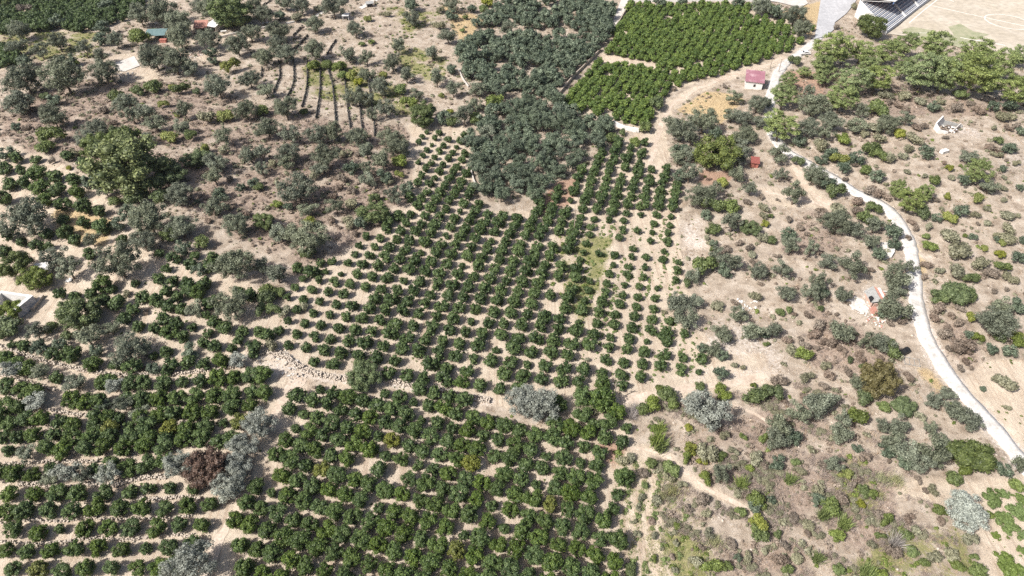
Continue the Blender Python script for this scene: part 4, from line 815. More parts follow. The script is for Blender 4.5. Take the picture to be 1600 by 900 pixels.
# --- white foundation beside the road
x0, y0, z0 = g3(1385, 404); root = tag(empty('foundation', (x0, y0, z0)), 'low white walled house foundation left of the road bend', 'foundation')
panel([loc(1372, 404, .1), loc(1378, 408, .1), loc(1394, 402, .1), loc(1396, 392, .1), loc(1390, 383, .1), loc(1375, 383, .1)], .25, 'paleconcrete', 'slab')
def low_wall(p, q, h, th=.35):
    A, B_ = np.array(loc(*p)[:2]), np.array(loc(*q)[:2]); d = unit(B_ - A); n = np.array([-d[1], d[0]]) * th / 2
    MB().prism([tuple(A - n), tuple(B_ - n), tuple(B_ + n), tuple(A + n)], -.2, h).build('wall', M['white'], root)
low_wall((1375, 384), (1389, 383.5), 1.0); low_wall((1390, 384), (1396, 394), .9); low_wall((1396, 395), (1391, 403), .8); low_wall((1383, 385), (1384, 394), .7)
low_wall((1385, 394), (1395, 393), .6)

# --- burnt white ruin on the right slope
x0, y0, z0 = g3(1478, 204); root = tag(empty('ruin', (x0, y0, z0)), 'burnt white ruin with a peaked gable and scorched fallen roof', 'ruin')
A, B_, C_, D_ = loc(1459, 201), loc(1466, 208), loc(1492, 208), loc(1503, 199)
E_ = loc(1472, 196)
def wallp(p, q, hp, hq, th, mat, peak=None):
    p, q = np.array(p[:2]), np.array(q[:2]); d = unit(q - p); n = np.array([-d[1], d[0]]) * th / 2
    pts = [p - n, q - n, q + n, p + n]
    b = MB()
    if peak:
        m_ = (p + q) / 2
        b.prism([tuple(p - n), tuple(m_ - n), tuple(q - n), tuple(q + n), tuple(m_ + n), tuple(p + n)], -.4, [hp, peak, hq, hq, peak, hp])
    else: b.prism([tuple(s) for s in pts], -.4, [hp, hq, hq, hp])
    b.build('wall', M[mat], root)
wallp(A, E_, 1.9, 1.6, .35, 'white', 4.0); wallp(A, B_, 1.9, 1.4, .35, 'white'); wallp(B_, loc(1480, 209), 1.3, .9, .35, 'white'); wallp(loc(1482, 206), C_, 1.3, .5, .35, 'white'); wallp(loc(1487, 207.5), loc(1499, 198), .9, 1.3, .3, 'paleconcrete'); wallp(E_, D_, 1.7, .8, .35, 'sheet')
b = MB(); g = random.Random(4)
for k in range(46):
    f1, f2 = g.random(), g.random()
    p = Vector(B_).lerp(Vector(C_), f1).lerp(Vector(E_).lerp(Vector(D_), f1), f2)
    b.box((p[0], p[1], p[2] + g.uniform(.1, .7)), (g.uniform(.6, 2), g.uniform(.15, .5), .1), g.random() * 3, (g.uniform(-.6, .6), g.uniform(-.4, .4)))
b.build('burnt_timber', surf_mat('burnt_timber', [(.05, .04, .035), (.22, .17, .14)], 3), root)['kind'] = 'stuff'
b = MB()
for k in range(14):
    f1, f2 = g.random(), g.random()
    p = Vector(B_).lerp(Vector(C_), f1).lerp(Vector(E_).lerp(Vector(D_), f1), f2); b.box((p[0], p[1], p[2] + .5), (g.uniform(.4, 1.2), g.uniform(.3, .7), .06), g.random() * 3, (g.uniform(-.5, .5), 0))
b.build('broken_panel', M['white'], root)['kind'] = 'stuff'
x, y, z = g3(1474, 239); o = MB().box((0, 0, .55), (2.6, 1.3, .9)).box((0, 0, 1.03), (2.7, 1.4, .08)).build('water_trough', M['white'], None, .03); o.location = (x, y, z); o.rotation_euler = (0, 0, .42); tag(o, 'white rectangular trough lying on the bare right slope', 'trough')

# --- farmstead at the top left
def open_shed(name, px, py, w, d, h, rz, roofmat, label, cat, rise=.5, walls=None, postmat='wood'):
    x, y, z = g3(px, py); r_ = tag(empty(name, (x, y, z), rz), label, cat)
    for sx in (-1, 1):
        for sy in (-1, 1):
            hh = h + (rise if sy > 0 else 0)
            MB().box((sx * (w / 2 - .1), sy * (d / 2 - .1), hh / 2 - .1), (.14, .14, hh + .2)).build('post', M[postmat], r_)
    MB().prism([(-w / 2 - .2, -d / 2 - .2), (w / 2 + .2, -d / 2 - .2), (w / 2 + .2, d / 2 + .2), (-w / 2 - .2, d / 2 + .2)], [h, h, h + rise, h + rise], [h + .12, h + .12, h + rise + .12, h + rise + .12]).build('roof', M[roofmat], r_)
    if walls:
        MB().box((0, d / 2 - .3, (h + rise) / 2 - .1), (w - .5, .15, h + rise - .25)).box((-w / 2 + .3, 0, h / 2 - .1), (.15, d - .9, h - .2)).box((w / 2 - .3, 0, h / 2 - .1), (.15, d - .9, h - .2)).build('wall', M[walls], r_)
    return r_
open_shed('shelter', 247, 60, 8, 6, 2.4, .12, 'teal', 'open shelter with a teal roof among olive trees at the farm', 'shelter', .4)
x, y, z = g3(256, 66); o = MB().box((0, 0, .6), (2.6, 1.6, 1.2)).box((0, 0, 1.25), (2.8, 1.8, .1)).build('crate_stack', M['dullred']); o.location = (x, y, z); tag(o, 'low dull red box beside the teal-roofed shelter', 'box')
open_shed('farmhouse', 317, 49, 5.2, 5.5, 2.6, .15, 'orangetile', 'small farmhouse with an orange-red roof under olive trees', 'house', 1.0, 'white')
open_shed('farm_shed', 338, 47, 4.6, 5.5, 2.6, -.35, 'white', 'farm shed with a white roof right of the red-roofed farmhouse', 'shed', .7, 'paleconcrete')
open_shed('table_shelter', 541, 31, 2.6, 2.6, 2.2, .1, 'white', 'small white canopy on posts beside an olive tree', 'shelter', .1, None, 'white')
open_shed('far_shed', 529, 4, 4.5, 4, 2.4, .2, 'white', 'pale roofed shed at the top edge behind an olive tree', 'shed', .4, 'paleconcrete')
open_shed('far_shed', 578, 10, 3, 2.5, 1.6, .3, 'sheet', 'low grey shed at the top edge beside the paved strip', 'shed', .2, 'sheet')
for (px, py, l) in ((350, 51, 'white garden table in front of the white-roofed farm shed'), (415, 38, 'white garden table behind the low wall right of the farm')):
    x, y, z = g3(px, py); r_ = tag(empty('garden_table', (x, y, z), .3), l, 'table')
    MB().box((0, 0, .76), (2.4, 1.1, .08)).build('tabletop', M['white'], r_)
    for sx in (-1, 1):
        for sy in (-1, 1): MB().box((sx * 1.05, sy * .42, .36), (.1, .1, .72)).build('leg', M['white'], r_)

# --- seating stand beside the pitch
a = np.array(W(1384, 54)); bq = np.array(W(1449, 4)); L_ = 62.0; u = unit(bq - a); v = np.array([-u[1], u[0]])
root = tag(empty('seating_stand', (a[0], a[1], float(H(*a))), math.atan2(u[1], u[0])), 'sports ground seating stand with white-edged benches and a canopy', 'stand')
NS, dp, rs = 12, 1.45, .44
SH = .60                                                # the left end of the stand runs back at a slant
def slant(x0, x1, y0, y1, z0, z1, mb, sl1=0.0):
    z0 = z0 if hasattr(z0, '__len__') else [z0] * 4; z1 = z1 if hasattr(z1, '__len__') else [z1] * 4
    return mb.prism([(x0 + SH * y0, y0), (x1 + SH * y0, y0), (x1 + SH * y1, y1), (x0 + SH * y1, y1)], z0, z1)
b = MB(); b.box((L_ / 2, .15, .5), (L_, .3, 2.2)); fw = b.build('front_wall', M['white'], root)
MB().box((L_ / 2, -.02, 1.28), (L_, .06, .45)).build('blue_band', M['blue'], fw)
b = MB()
for k in range(NS): slant(.35, L_, .32 + dp * k, .32 + dp * (k + 1) - .004, -.5, 1.0 + rs * k, b)
b.build('steps', M['bluegrey'], root)
for k in range(NS): slant(.6, L_ - .6, .32 + dp * (k + .5), .32 + dp * (k + .76), 1.0 + rs * k + .06, 1.0 + rs * k + .32, MB()).build('bench', M['benchwhite'], root)
y1_ = .32 + dp * NS
for x in (-.05, L_ - .3): slant(x, x + .38, .304, y1_, -.5, [2.0, 2.0, 1.8 + rs * NS, 1.8 + rs * NS], MB()).build('side_wall', M['white'], root)
for x in (L_ * .36, L_ * .62, L_ * .85):
    slant(x, x + .2, .34, y1_ - .1, [.9, .9, .9 + rs * NS, .9 + rs * NS], [1.7, 1.7, 1.7 + rs * NS, 1.7 + rs * NS], MB()).build('aisle_rail', M['white'], root)
zb = 1.0 + rs * NS
slant(0, L_, y1_ + .02, y1_ + .35, -.5, zb + 1.2, MB()).build('back_wall', M['white'], root)
cz = 9.0
P4 = [(14.4, 4.6), (70, 4.6), (70, 19.5), (10.5, 19.5)]
MB().prism(P4, [cz - .3, cz - .3, cz - .7, cz - .7], [cz, cz, cz - .4, cz - .4]).build('canopy', M['white'], root)
P5 = [(14.6, 4.7), (69.9, 4.7), (69.9, 19.4), (10.7, 19.4)]
MB().prism(P5, [cz - .42, cz - .42, cz - .82, cz - .82], [cz - .303, cz - .303, cz - .703, cz - .703]).build('canopy_underside', M['dullred'], root)
for k in range(6):
    x = 11.5 + k * 10
    MB().tube((x, 17.2, zb - 1.2), (x, 17.2, cz - .85), .13).tube((x, 17.2, cz - 2.2), (x + 2, 6, cz - .5), .09).build('canopy_post', M['white'], root)
MB().box((15.5, 5.2, cz - 1.05), (2.0, .2, 1.1)).build('hanging_panel', M['blue'], root)

# pitch markings and turf
sheet('pitch_turf', [(1407, 48), (1425, 43), (1460, 49), (1466, 56), (1490, 56), (1481, 43), (1500, 38), (1520, 50), (1545, 55), (1520, 66), (1500, 76), (1470, 66), (1440, 60)], M['turf'], .354)
def line_sheet(name, P, w, lift):
    d = unit(np.gradient(np.array(P), axis=0)); n = np.stack([-d[:, 1], d[:, 0]], 1); P = np.array(P)
    V = np.concatenate([np.stack([P[:, 0] + n[:, 0] * s * w / 2, P[:, 1] + n[:, 1] * s * w / 2, H(*P.T) + lift + .15], 1) for s in (-1, 1)]); k = len(P)
    Q = np.array([(i, i + 1, k + i + 1, k + i) for i in range(k - 1)])[:, ::-1]
    return tag(link(name, mesh_np(name, V, Q, M['line'])), kind='structure')
def seg(p, q, n=30): A, B_ = np.array(W(*p)), np.array(W(*q)); return [A + (B_ - A) * i / n for i in range(n + 1)]
line_sheet('pitch_line', seg((1448, 8.5), (1660, 55)), .45, .215)
line_sheet('pitch_line', seg((1420, 37), (1475, -8)), .4, .216)
cc = np.array(W(1574, 35)); line_sheet('pitch_circle', [cc + 9.15 * np.array([math.cos(t), math.sin(t)]) for t in np.linspace(0, 2 * math.pi, 60)], .45, .219)
line_sheet('pitch_line', seg((1407, 52), (1465, 53)), .3, .217); line_sheet('pitch_line', seg((1500, 60), (1570, 72)), .5, .218); line_sheet('pitch_line', seg((1470, -6), (1490, 4), 6), .4, .214)

# --- parked white car
x, y, z = g3(1257, 85); root = tag(empty('parked_car', (x, y, z + .02), .12), 'white car parked beside the road under the pine trees', 'car')
b = MB(); prof = [(-2.1, .35), (-2.15, .75), (-1.95, .95), (-1.0, 1.0), (-.45, 1.45), (1.0, 1.47), (1.75, 1.0), (2.1, .92), (2.15, .4)]
def extr(prof, y0, y1):
    lo = [b.bm.verts.new((p[0], y0, p[1])) for p in prof]; hi = [b.bm.verts.new((p[0], y1, p[1])) for p in prof]
    n = len(prof); b.bm.faces.new(lo); b.bm.faces.new(hi[::-1])
    for i in range(n): b.bm.faces.new((lo[i], hi[i], hi[(i + 1) % n], lo[(i + 1) % n]))
extr(prof, -.85, .85); b.build('body', M['paint'], root, .05)
for s in (-1, 1):
    b = MB(); b.prism([(-.8, s * .853), (1.35, s * .853), (1.35, s * .873), (-.8, s * .873)], 1.03, [1.12, 1.06, 1.06, 1.12]); b.prism([(-.4, s * .853), (.95, s * .853), (.95, s * .873), (-.4, s * .873)], 1.1, 1.38); b.build('side_window', M['glass'], root)
    for xx in (-1.35, 1.35):
        wh = MB().tube((xx, s * .72, .32), (xx, s * .88, .32), .32, n=16).build('wheel', M['black'], root); MB().tube((xx, s * .86, .32), (xx, s * .895, .32), .19, n=12).build('rim', M['metal'], wh)
b = MB(); b.bm.faces.new([b.bm.verts.new(p) for p in ((-.99, -.72, 1.04), (-.99, .72, 1.04), (-.5, .66, 1.44), (-.5, -.66, 1.44))]); b.build('windscreen', M['glass'], root)
b = MB(); b.bm.faces.new([b.bm.verts.new(p) for p in ((1.1, -.66, 1.44), (1.1, .66, 1.44), (1.74, .72, 1.03), (1.74, -.72, 1.03))]); b.build('rear_window', M['glass'], root)

# --- poles, tank, gate frame
def pole(px, py, h, label, lean=(0, 0), arm=True):
    x, y, z = g3(px, py); r_ = tag(empty('utility_pole', (x, y, z)), label, 'pole')
    MB().tube((0, 0, -.3), (lean[0], lean[1], h), .17, .11, 10).build('pole_shaft', M['wood'], r_)
    if arm:
        MB().box((lean[0] * .94, lean[1] * .94, h * .94), (1.5, .1, .12)).build('crossarm', M['wood'], r_)
        for s in (-.65, 0, .65): MB().tube((lean[0] * .94 + s, lean[1] * .94, h * .94 + .06), (lean[0] * .94 + s, lean[1] * .94, h * .94 + .28), .06, .05).build('insulator', M['white'], r_)
    return r_
pole(960, 628, 6.4, 'wooden utility pole on bare soil between the two lower orchards', (-.25, .1))
pole(897, 360, 7.5, 'wooden utility pole rising among dense orange trees below the grove')
pole(1216.5, 112, 5.2, 'thin wooden pole at the road edge right of the red-roofed house', arm=False)
pole(1203, 107, 4.0, 'short pole beside the dirt track behind the red-roofed house', arm=False)
pole(1128, 396, 3.4, 'short leaning pale post among scrub right of the orchard', (-1.2, .6), arm=False)
x, y, z = g3(1412, 552); r_ = tag(empty('water_barrel', (x, y, z), .5), 'black plastic water tank beside olive bushes near the road', 'tank')
MB().tube((-1, 0, .75), (1, 0, .75), .75, n=20).build('tank_body', M['black'], r_); MB().tube((-.5, 0, .70), (-.5, 0, 1.58), .22, n=12).build('filler_cap', M['black'], r_); MB().box((-.6, 0, .06), (.2, 1.2, .2)).box((.6, 0, .06), (.2, 1.2, .2)).build('cradle', M['wood'], r_)
x, y, z = g3(1424, 566); r_ = tag(empty('gate_frame', (x, y, z + .25), -.28), 'dark metal bed-like frame lying on the ground beside the road', 'frame')
b = MB()
for s in (-1.1, 1.1): b.tube((-1.6, s, 0), (1.6, s, 0), .05)
for k in range(4): b.tube((-1.6 + k * 3.2 / 3, -1.1, 0), (-1.6 + k * 3.2 / 3, 1.1, 0), .05)
b.build('rail', M['sheet'], r_)
b = MB()
for sx in (-1.6, 1.6):
    for sy in (-1.1, 1.1): b.tube((sx, sy, -.3), (sx, sy, .35), .05)
b.build('foot', M['sheet'], r_)

# ------------------------------------------------------------------ planting
import re
ORD = ['', 'first', 'second', 'third', 'fourth', 'fifth', 'sixth', 'seventh', 'eighth', 'ninth', 'tenth', 'eleventh', 'twelfth', 'thirteenth', 'fourteenth', 'fifteenth', 'sixteenth', 'seventeenth', 'eighteenth', 'nineteenth', 'twentieth']
TENS = {2: 'twenty', 3: 'thirty', 4: 'forty', 5: 'fifty', 6: 'sixty'}
TENTH = {2: 'twentieth', 3: 'thirtieth', 4: 'fortieth', 5: 'fiftieth', 6: 'sixtieth'}
def ordw(n):
    if n <= 20: return ORD[n]
    t, u = divmod(n, 10)
    return TENTH[t] if u == 0 else TENS[t] + '-' + ORD[u]

PLANTS = []      # dicts: k kind, x y z ground place, w width in metres, px py photo place, spx seen width, label, group
def add(k, px, py, wpx, label=None, group=None):
    hc = 0
    fr = KIND[k][5]
    for _ in range(4):
        x, y, z, t = at(px, py, hc); w = wpx * t / F; hc = fr * w
    PLANTS.append(dict(k=k, x=x, y=y, z=z, w=w, px=px, py=py, s=wpx, label=label, group=group))

for (ox, oy), s in DATA.items():
    for t in s.split():
        m_ = re.match(r'([-\d]+),([-\d]+),(\d+)(\w)', t)
        a, b_, c_ = (int(v) for v in m_.groups()[:3]); k = m_.group(4)
        if k == 'S' and c_ < 150: pass
        add(k, ox + a / 4, oy + b_ / 4, c_ / 4 * {'O': 1.0, 'S': 1.14, 'T': 1.12, 'K': 1.05, 'A': 1.05, 'P': 1.02, 'N': 1.08, 'Z': 1.05}.get(k, 1.0))

trees = []       # other plants already standing: keep lattice oranges out of them
big = [(p['x'], p['y'], p['w'] * .42) for p in PLANTS]
bx = np.array([b_[:2] for b_ in big]); br = np.array([b_[2] for b_ in big])
def clear(x, y, r): return not np.any(np.hypot(bx[:, 0] - x, bx[:, 1] - y) < br + r)

for ri, row in enumerate(TERRACES):
    for ci, (px, py) in enumerate(row):
        add('G', px, py, rnd.uniform(24.5, 29.5) * (1 if rnd.random() > .08 else .7), f'orange tree, {ordw(ci + 1)} from the left in the {ordw(ri + 1)} terrace row below the ruin', 'orange trees on the left terraces')

def lattice(poly, t1, s1, t2, s2, wfun, skip, group, rowtext, jit=.35, k='G', anchor=None, hc=1.6):
    e1 = np.array([math.cos(t1), math.sin(t1)]) * s1; e2 = np.array([-math.sin(t2) * 0 + math.sin(t2), math.cos(t2)]) * s2
    P = np.array([W(*p) for p in poly]); o = np.array(W(*anchor)) if anchor else P.mean(0)
    M2 = np.linalg.inv(np.array([e1, e2]).T); ij = (M2 @ (P - o).T).T
    i0, i1 = int(ij[:, 0].min()) - 1, int(ij[:, 0].max()) + 1; j0, j1 = int(ij[:, 1].min()) - 1, int(ij[:, 1].max()) + 1
    rows = {}
    for j in range(j1, j0 - 1, -1):
        for i in range(i0, i1 + 1):
            q = o + e1 * i + e2 * j + rng.normal(size=2) * jit
            z = float(H(*q)); px, py, zc = project(q[0], q[1], z + hc)
            px0, py0, _ = project(q[0], q[1], z)
            if not inpoly(px0, py0, poly): continue
            w = wfun(px, py)
            if w <= 0 or rnd.random() < skip(px, py): continue
            if not clear(q[0], q[1], w * .25): continue
            rows.setdefault(j, []).append(dict(k=k, x=q[0], y=q[1], z=z, w=w, px=px, py=py, s=w * F / zc, group=group, label=None))
    for n, j in enumerate(sorted(rows, reverse=True)):
        for m, p in enumerate(rows[j]):
            if rowtext: p['label'] = rowtext.format(a=ordw(m + 1), b=ordw(n + 1))
            PLANTS.append(p)

lattice(NEAR, R(-18), 3.45, R(17), 3.6, lambda x, y: rnd.uniform(3.05, 3.65) * (1 if rnd.random() > .07 else .65), lambda x, y: .025, 'orange trees of the near orchard', 'orange tree, {a} from the path in the {b} row below the dry stone wall', jit=.09)
def wmid(x, y):
    w = rnd.uniform(3.0, 3.65)
    lx = 430 + max(0, (560 - y)) * .62                                    # the thinner left flank
    if x < lx + 90: w *= .66 + .3 * np.clip((x - lx) / 90, 0, 1)
    if x > 905 and 330 < y < 470: w *= .68
    elif x > 930 and y >= 470: w *= .82
    if y < 260 and x < 740: w *= .85
    if rnd.random() < .06: w *= .65
    return w
def smid(x, y):
    if 880 < x < 1060 and 345 < y < 440: return .22
    if x > 1030: return .12
    if 560 < x < 700 and 420 < y < 470: return .02
    return .015
lattice(MIDDLE, R(-9), 4.25, R(16), 3.85, wmid, smid, 'orange trees of the middle orchard', 'orange tree, {a} from the left, {b} row down the middle orchard', jit=.09)
_a, _b = np.array(W(862, 160)), np.array(W(960, 47)); _t = math.atan2(_b[0] - _a[0], _b[1] - _a[1])
lattice(TOPORCH, -_t, 3.3, _t, 3.15, lambda x, y: 0 if inpoly(x, y, TOPLANE) else rnd.uniform(3.0, 3.7) * (1 if rnd.random() > .05 else .6), lambda x, y: .03, 'orange trees of the bright top orchard', None, jit=.15)
lattice(TOPLEFT, R(-8), 3.6, R(5), 3.6, lambda x, y: rnd.uniform(3.8, 4.8), lambda x, y: .04, 'orange trees of the top left field', None)
lattice(TOPLEFT2, R(-8), 3.6, R(5), 3.6, lambda x, y: rnd.uniform(3.4, 4.2), lambda x, y: .04, 'orange trees of the top left field', None)
def wgrove(x, y):
    if any(inpoly(x, y, g_) for g_ in GROVEGAPS): return 0
    return rnd.uniform(4.5, 6.3)
lattice(GROVE, R(12), 4.6, R(-10), 4.5, wgrove, lambda x, y: .22 if y < 165 and x < 870 else .05, 'olive trees of the dense grove', None, jit=.8, k='O', hc=2)
for p in PLANTS:
    if p['group'] == 'olive trees of the dense grove': p['label'] = 'dark grey-green olive tree crowded into the dense grove above the middle orchard'; p['mat'] = 'grove'
    if p['group'] == 'orange trees of the bright top orchard': p['mat'] = 'orangetop'
M['orangetop'] = leaf_mat('bright_orange_leaves', (.045, .085, .02), (.19, .265, .06), .2)

for p in PLANTS:
    if p['k'] == 'G' and 'mat' not in p and rnd.random() < .035: p['mat'] = 'orangeyellow'
# ---- who stands as an individual
def individuals(kinds, n):
    L_ = sorted((p for p in PLANTS if p['k'] in kinds), key=lambda p: -p['s'] * (1 if -20 < p['px'] < 1620 and -20 < p['py'] < 920 else .2))
    for p in L_[n:]: p['mass'] = True
individuals('G', 298); individuals('OS', 298); individuals('UR', 298); individuals('BDYH', 298)
for p in PLANTS:
    if p['py'] < -14 or p['py'] > 915 or p['px'] < -30 or p['px'] > 1630: p['drop'] = p['k'] not in 'G'

# ---- labels that single out each plant: rank of nearness to a landmark, on one side of it
LANDMARKS = [('the left white ruin', 27, 480), ('the red-roofed white house', 1178, 125), ('the small red hut', 1178, 255), ('the collapsed shed', 1365, 470), ('the white foundation', 1385, 393), ('the burnt white ruin', 1480, 196), ('the white trough', 1474, 238),
    ('the white car', 1257, 83), ('the seating stand', 1375, 28), ('the round yellow-green tree', 1120, 240), ('the withered brown tree', 323, 732), ('the silvery white tree', 1505, 797), ('the huge green tree', 202, 260), ('the concrete pad', 195, 100), ('the orange-roofed farmhouse', 317, 43),
    ('the teal shelter', 247, 54), ('the white canopy', 541, 25), ('the lower utility pole', 957, 612), ('the leafless grey bush', 1400, 850), ('the rusty green tree', 1375, 598), ('the black water tank', 1413, 550), ('the path stone heap', 440, 570), ('the flat concrete tank', 70, 419),
    ('the shaded terrace walls', 490, 135), ('the broad smooth bush', 1517, 712), ('the pale yellow reeds', 1385, 752), ('the spiky reed clump', 1027, 684), ('the grove tip', 790, 325), ('the spreading slope pine', 1530, 263), ('the tall roadside pine', 1222, 190), ('the green farm tree', 362, 20),
    ('the short white wall', 975, 203), ('the scattered white stones', 1165, 478), ('the road bend', 1415, 365), ('the right road end', 1590, 705), ('the dirt track fork', 1255, 300), ('the upper orchard gap', 690, 205), ('the top edge road', 830, -5), ('the right edge vines', 1570, 800)]
buck = {}
for k in set(p['k'] for p in PLANTS):
    ws = sorted(p['w'] for p in PLANTS if p['k'] == k and not p.get('mass'))
    if not ws: continue
    lo, hi = ws[int(len(ws) * .33)], ws[int(len(ws) * .75)] if len(ws) > 3 else 1e9
    for p in PLANTS:
        if p['k'] != k or p.get('mass') or p.get('drop') or p['label']: continue
        noun = KIND[k][1]
        size = '' if len(ws) < 12 else 'small ' if p['w'] < lo else 'large ' if p['w'] > hi else ''
        d = [(math.hypot(p['px'] - a, (p['py'] - b_) * 1.3), t, a, b_) for t, a, b_ in LANDMARKS]
        for dist, t, a, b_ in sorted(d):
            if dist > 4: break
        dx, dy = p['px'] - a, p['py'] - b_
        side = ('to the left of' if dx < 0 else 'to the right of') if abs(dx) > abs(dy) * 1.2 else ('behind' if dy < 0 else 'in front of')
        buck.setdefault((size + noun, side, t), []).append((dist, p))
for (noun, side, t), L_ in buck.items():
    L_.sort(key=lambda q: q[0])
    for n, (dist, p) in enumerate(L_):
        p['label'] = f'{noun} nearest {side} {t}' if n == 0 else f'{noun}, {ordw(n + 1)} nearest {side} {t}'
GROUPS = {'O': 'scattered olive trees', 'S': 'scattered olive trees', 'P': 'pine trees', 'B': 'scattered bushes', 'D': 'scattered bushes', 'Y': 'scattered bushes', 'U': 'scattered shrubs', 'R': 'scattered shrubs', 'V': 'sprawling vines', 'W': 'reed clumps', 'Q': 'reed clumps', 'G': 'scattered orange trees', 'K': 'broadleaf trees', 'k': 'broadleaf trees'}

# ---- build one of each kind, then copies with their own crown and trunk objects
PROTO = {}
count = {}
def stand(p):
    k = p['k']; name, noun, cat, mat, shape, fr, parts = KIND[k]
    mat = p.get('mat', mat)
    if shape == 'olive' and p['w'] > 7.2: shape = 'olivebig'
    if shape == 'olivebig' and p['w'] < 5.5: shape = 'olive'
    n = len(CROWNS[shape]); i = rnd.randrange(n)
    key = (k, shape, mat, i)
    zz = rnd.uniform(.88, 1.12) * p['w']; rz = rnd.uniform(0, 6.283)
    z = gh(p['x'], p['y'])
    if parts:
        if key not in PROTO:
            root = empty(name); cr = link('crown', crown_mesh(shape, i, mat, 'crown'), root)
            tr = link('trunk', TRUNKS[shape], root); PROTO[key] = (root, cr, tr)
        else:
            r0, c0, t0 = PROTO[key]
            root = r0.copy(); COL.objects.link(root)
            cr = c0.copy(); COL.objects.link(cr); cr.parent = root
            tr = t0.copy(); COL.objects.link(tr); tr.parent = root
    else:
        if key not in PROTO: root = link(name, crown_mesh(shape, i, mat, name)); PROTO[key] = (root,)
        else: root = PROTO[key][0].copy(); COL.objects.link(root)
    root.location = (p['x'], p['y'], z - .03); root.rotation_euler = (0, 0, rz)
    st = rnd.uniform(.95, 1.06) if k == 'G' else rnd.uniform(.86, 1.16); root.scale = (p['w'] * st, p['w'] / st, zz)
    root['label'] = p['label']; root['category'] = cat
    if 'group' in root: del root['group']
    g_ = p.get('group') or GROUPS.get(k)
    if g_: root['group'] = g_

def mass(name, plants, shape, mat):
    Vs, Qs, Ts, ti = [], [], [], []; off = 0
    for p in plants:
        V, Q, T, t = CROWNS[shape][rnd.randrange(len(CROWNS[shape]))]
        a = rnd.uniform(0, 6.283); ca, sa = math.cos(a), math.sin(a); w = p['w']
        X = np.stack([(V[:, 0] * ca - V[:, 1] * sa) * w + p['x'], (V[:, 0] * sa + V[:, 1] * ca) * w + p['y'], V[:, 2] * w * rnd.uniform(.88, 1.12) + gh(p['x'], p['y']) - .03], 1)
        Vs.append(X); Qs.append(Q + off); Ts.append(T + off); off += len(V); ti.append(np.clip(t * rnd.uniform(.6, 1.2) + rnd.uniform(-.12, .12), 0, 1))
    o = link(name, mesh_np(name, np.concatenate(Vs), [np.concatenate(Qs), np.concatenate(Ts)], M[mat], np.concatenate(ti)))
    return tag(o, kind='stuff')

for p in PLANTS:
    if p.get('drop') or p.get('mass'): continue
    stand(p)
inv = lambda p: not p.get('drop') and -60 < p['px'] < 1660 and p['py'] > -40 and p['py'] < 960
mo = [p for p in PLANTS if p.get('mass') and inv(p)]
m1 = [p for p in mo if p['k'] == 'G' and p.get('mat') != 'orangetop']; m2 = [p for p in mo if p.get('mat') == 'orangetop']
tag(mass('orange_orchard', m1, 'orangefar', 'orange'), 'rows of smaller orange trees filling the middle orchard and far fields', 'orchard')
tag(mass('bright_orange_orchard', m2, 'orangefar', 'orangetop'), 'bright green orange trees filling the walled orchard at the top', 'orchard')
m3 = [p for p in mo if p['k'] in 'OS']
if m3: tag(mass('olive_grove', m3, 'olivefar', 'grove'), 'farther small olive trees of the dense grove', 'grove')
for ks, sh, mt, nm, lb in (('UR', 'shrub', 'dullshrub', 'low_shrubs', 'smallest dry shrubs scattered over the slopes'), ('BDYH', 'bush', 'bush', 'small_bushes', 'smallest green bushes scattered over the slopes')):
    mm = [p for p in mo if p['k'] in ks]
    if mm: tag(mass(nm, mm, sh, mt), lb, 'shrubs')
from collections import Counter
print('PLANTS', Counter(p['k'] for p in PLANTS), 'mass', len(m1), len(m2), len(m3))

# ------------------------------------------------------------------ undergrowth nobody could count
DT = DR.copy()
for P, w_ in track_w: DT = np.minimum(DT, line_dist(P) - w_ / 2 + 1.2)
PAVED = blur(inpoly(GPX, GPY, [(1270, -20), (1350, -20), (1340, 5), (1325, 25), (1308, 38), (1306, 50), (1290, 62), (1268, 66)]) | inpoly(GPX, GPY, [(1340, -20), (1480, -20), (1400, 55), (1375, 60)]) | inpoly(GPX, GPY, PITCHPOLY) | inpoly(GPX, GPY, [(970, -8), (1262, -8), (1262, 8), (1250, 15), (1215, 6), (1190, 2), (986, 3), (962, 46), (953, 42)]) | inpoly(GPX, GPY, [(172, 100), (212, 86), (221, 104), (196, 114), (180, 113)]) , 1) if True else 0
def pick(n, weight):
    wv = np.where(fine, weight, 0) * (DT > 2.4) * (PAVED < .01)
    gx, gy, gz_ = project(GX, GY, GZ)
    wv = wv * ((gx > -40) & (gx < 1640) & (gy > -30) & (gy < 940) & (gz_ > 5))
    wv = wv.ravel() / wv.sum()
    k = rng.choice(len(wv), n, p=wv)
    x = GX.ravel()[k] + rng.uniform(-.4, .4, n); y = GY.ravel()[k] + rng.uniform(-.4, .4, n)
    return x, y
def scatter(name, x, y, src, wmin, wmax, mat, label, hmul=1.0, power=2.0):
    n = len(x); Vs, Qs, Ts, ti = [], [], [], []; off = 0
    w = wmin + (wmax - wmin) * rng.random(n) ** power
    for i in range(n):
        V, Q, T, t = src[i % len(src)]
        a = rng.uniform(0, 6.28); ca, sa = math.cos(a), math.sin(a)
        Vs.append(np.stack([(V[:, 0] * ca - V[:, 1] * sa) * w[i] + x[i], (V[:, 0] * sa + V[:, 1] * ca) * w[i] + y[i], V[:, 2] * w[i] * hmul + gh(x[i], y[i]) - .02], 1))
        Qs.append(Q + off); Ts.append(T + off); off += len(V); ti.append(np.clip(t * .6 + rng.uniform(0, .5), 0, 1))
    o = link(name, mesh_np(name, np.concatenate(Vs), [np.concatenate(Qs), np.concatenate(Ts)], M[mat], np.concatenate(ti)))
    tag(o, label, 'undergrowth', kind='stuff')
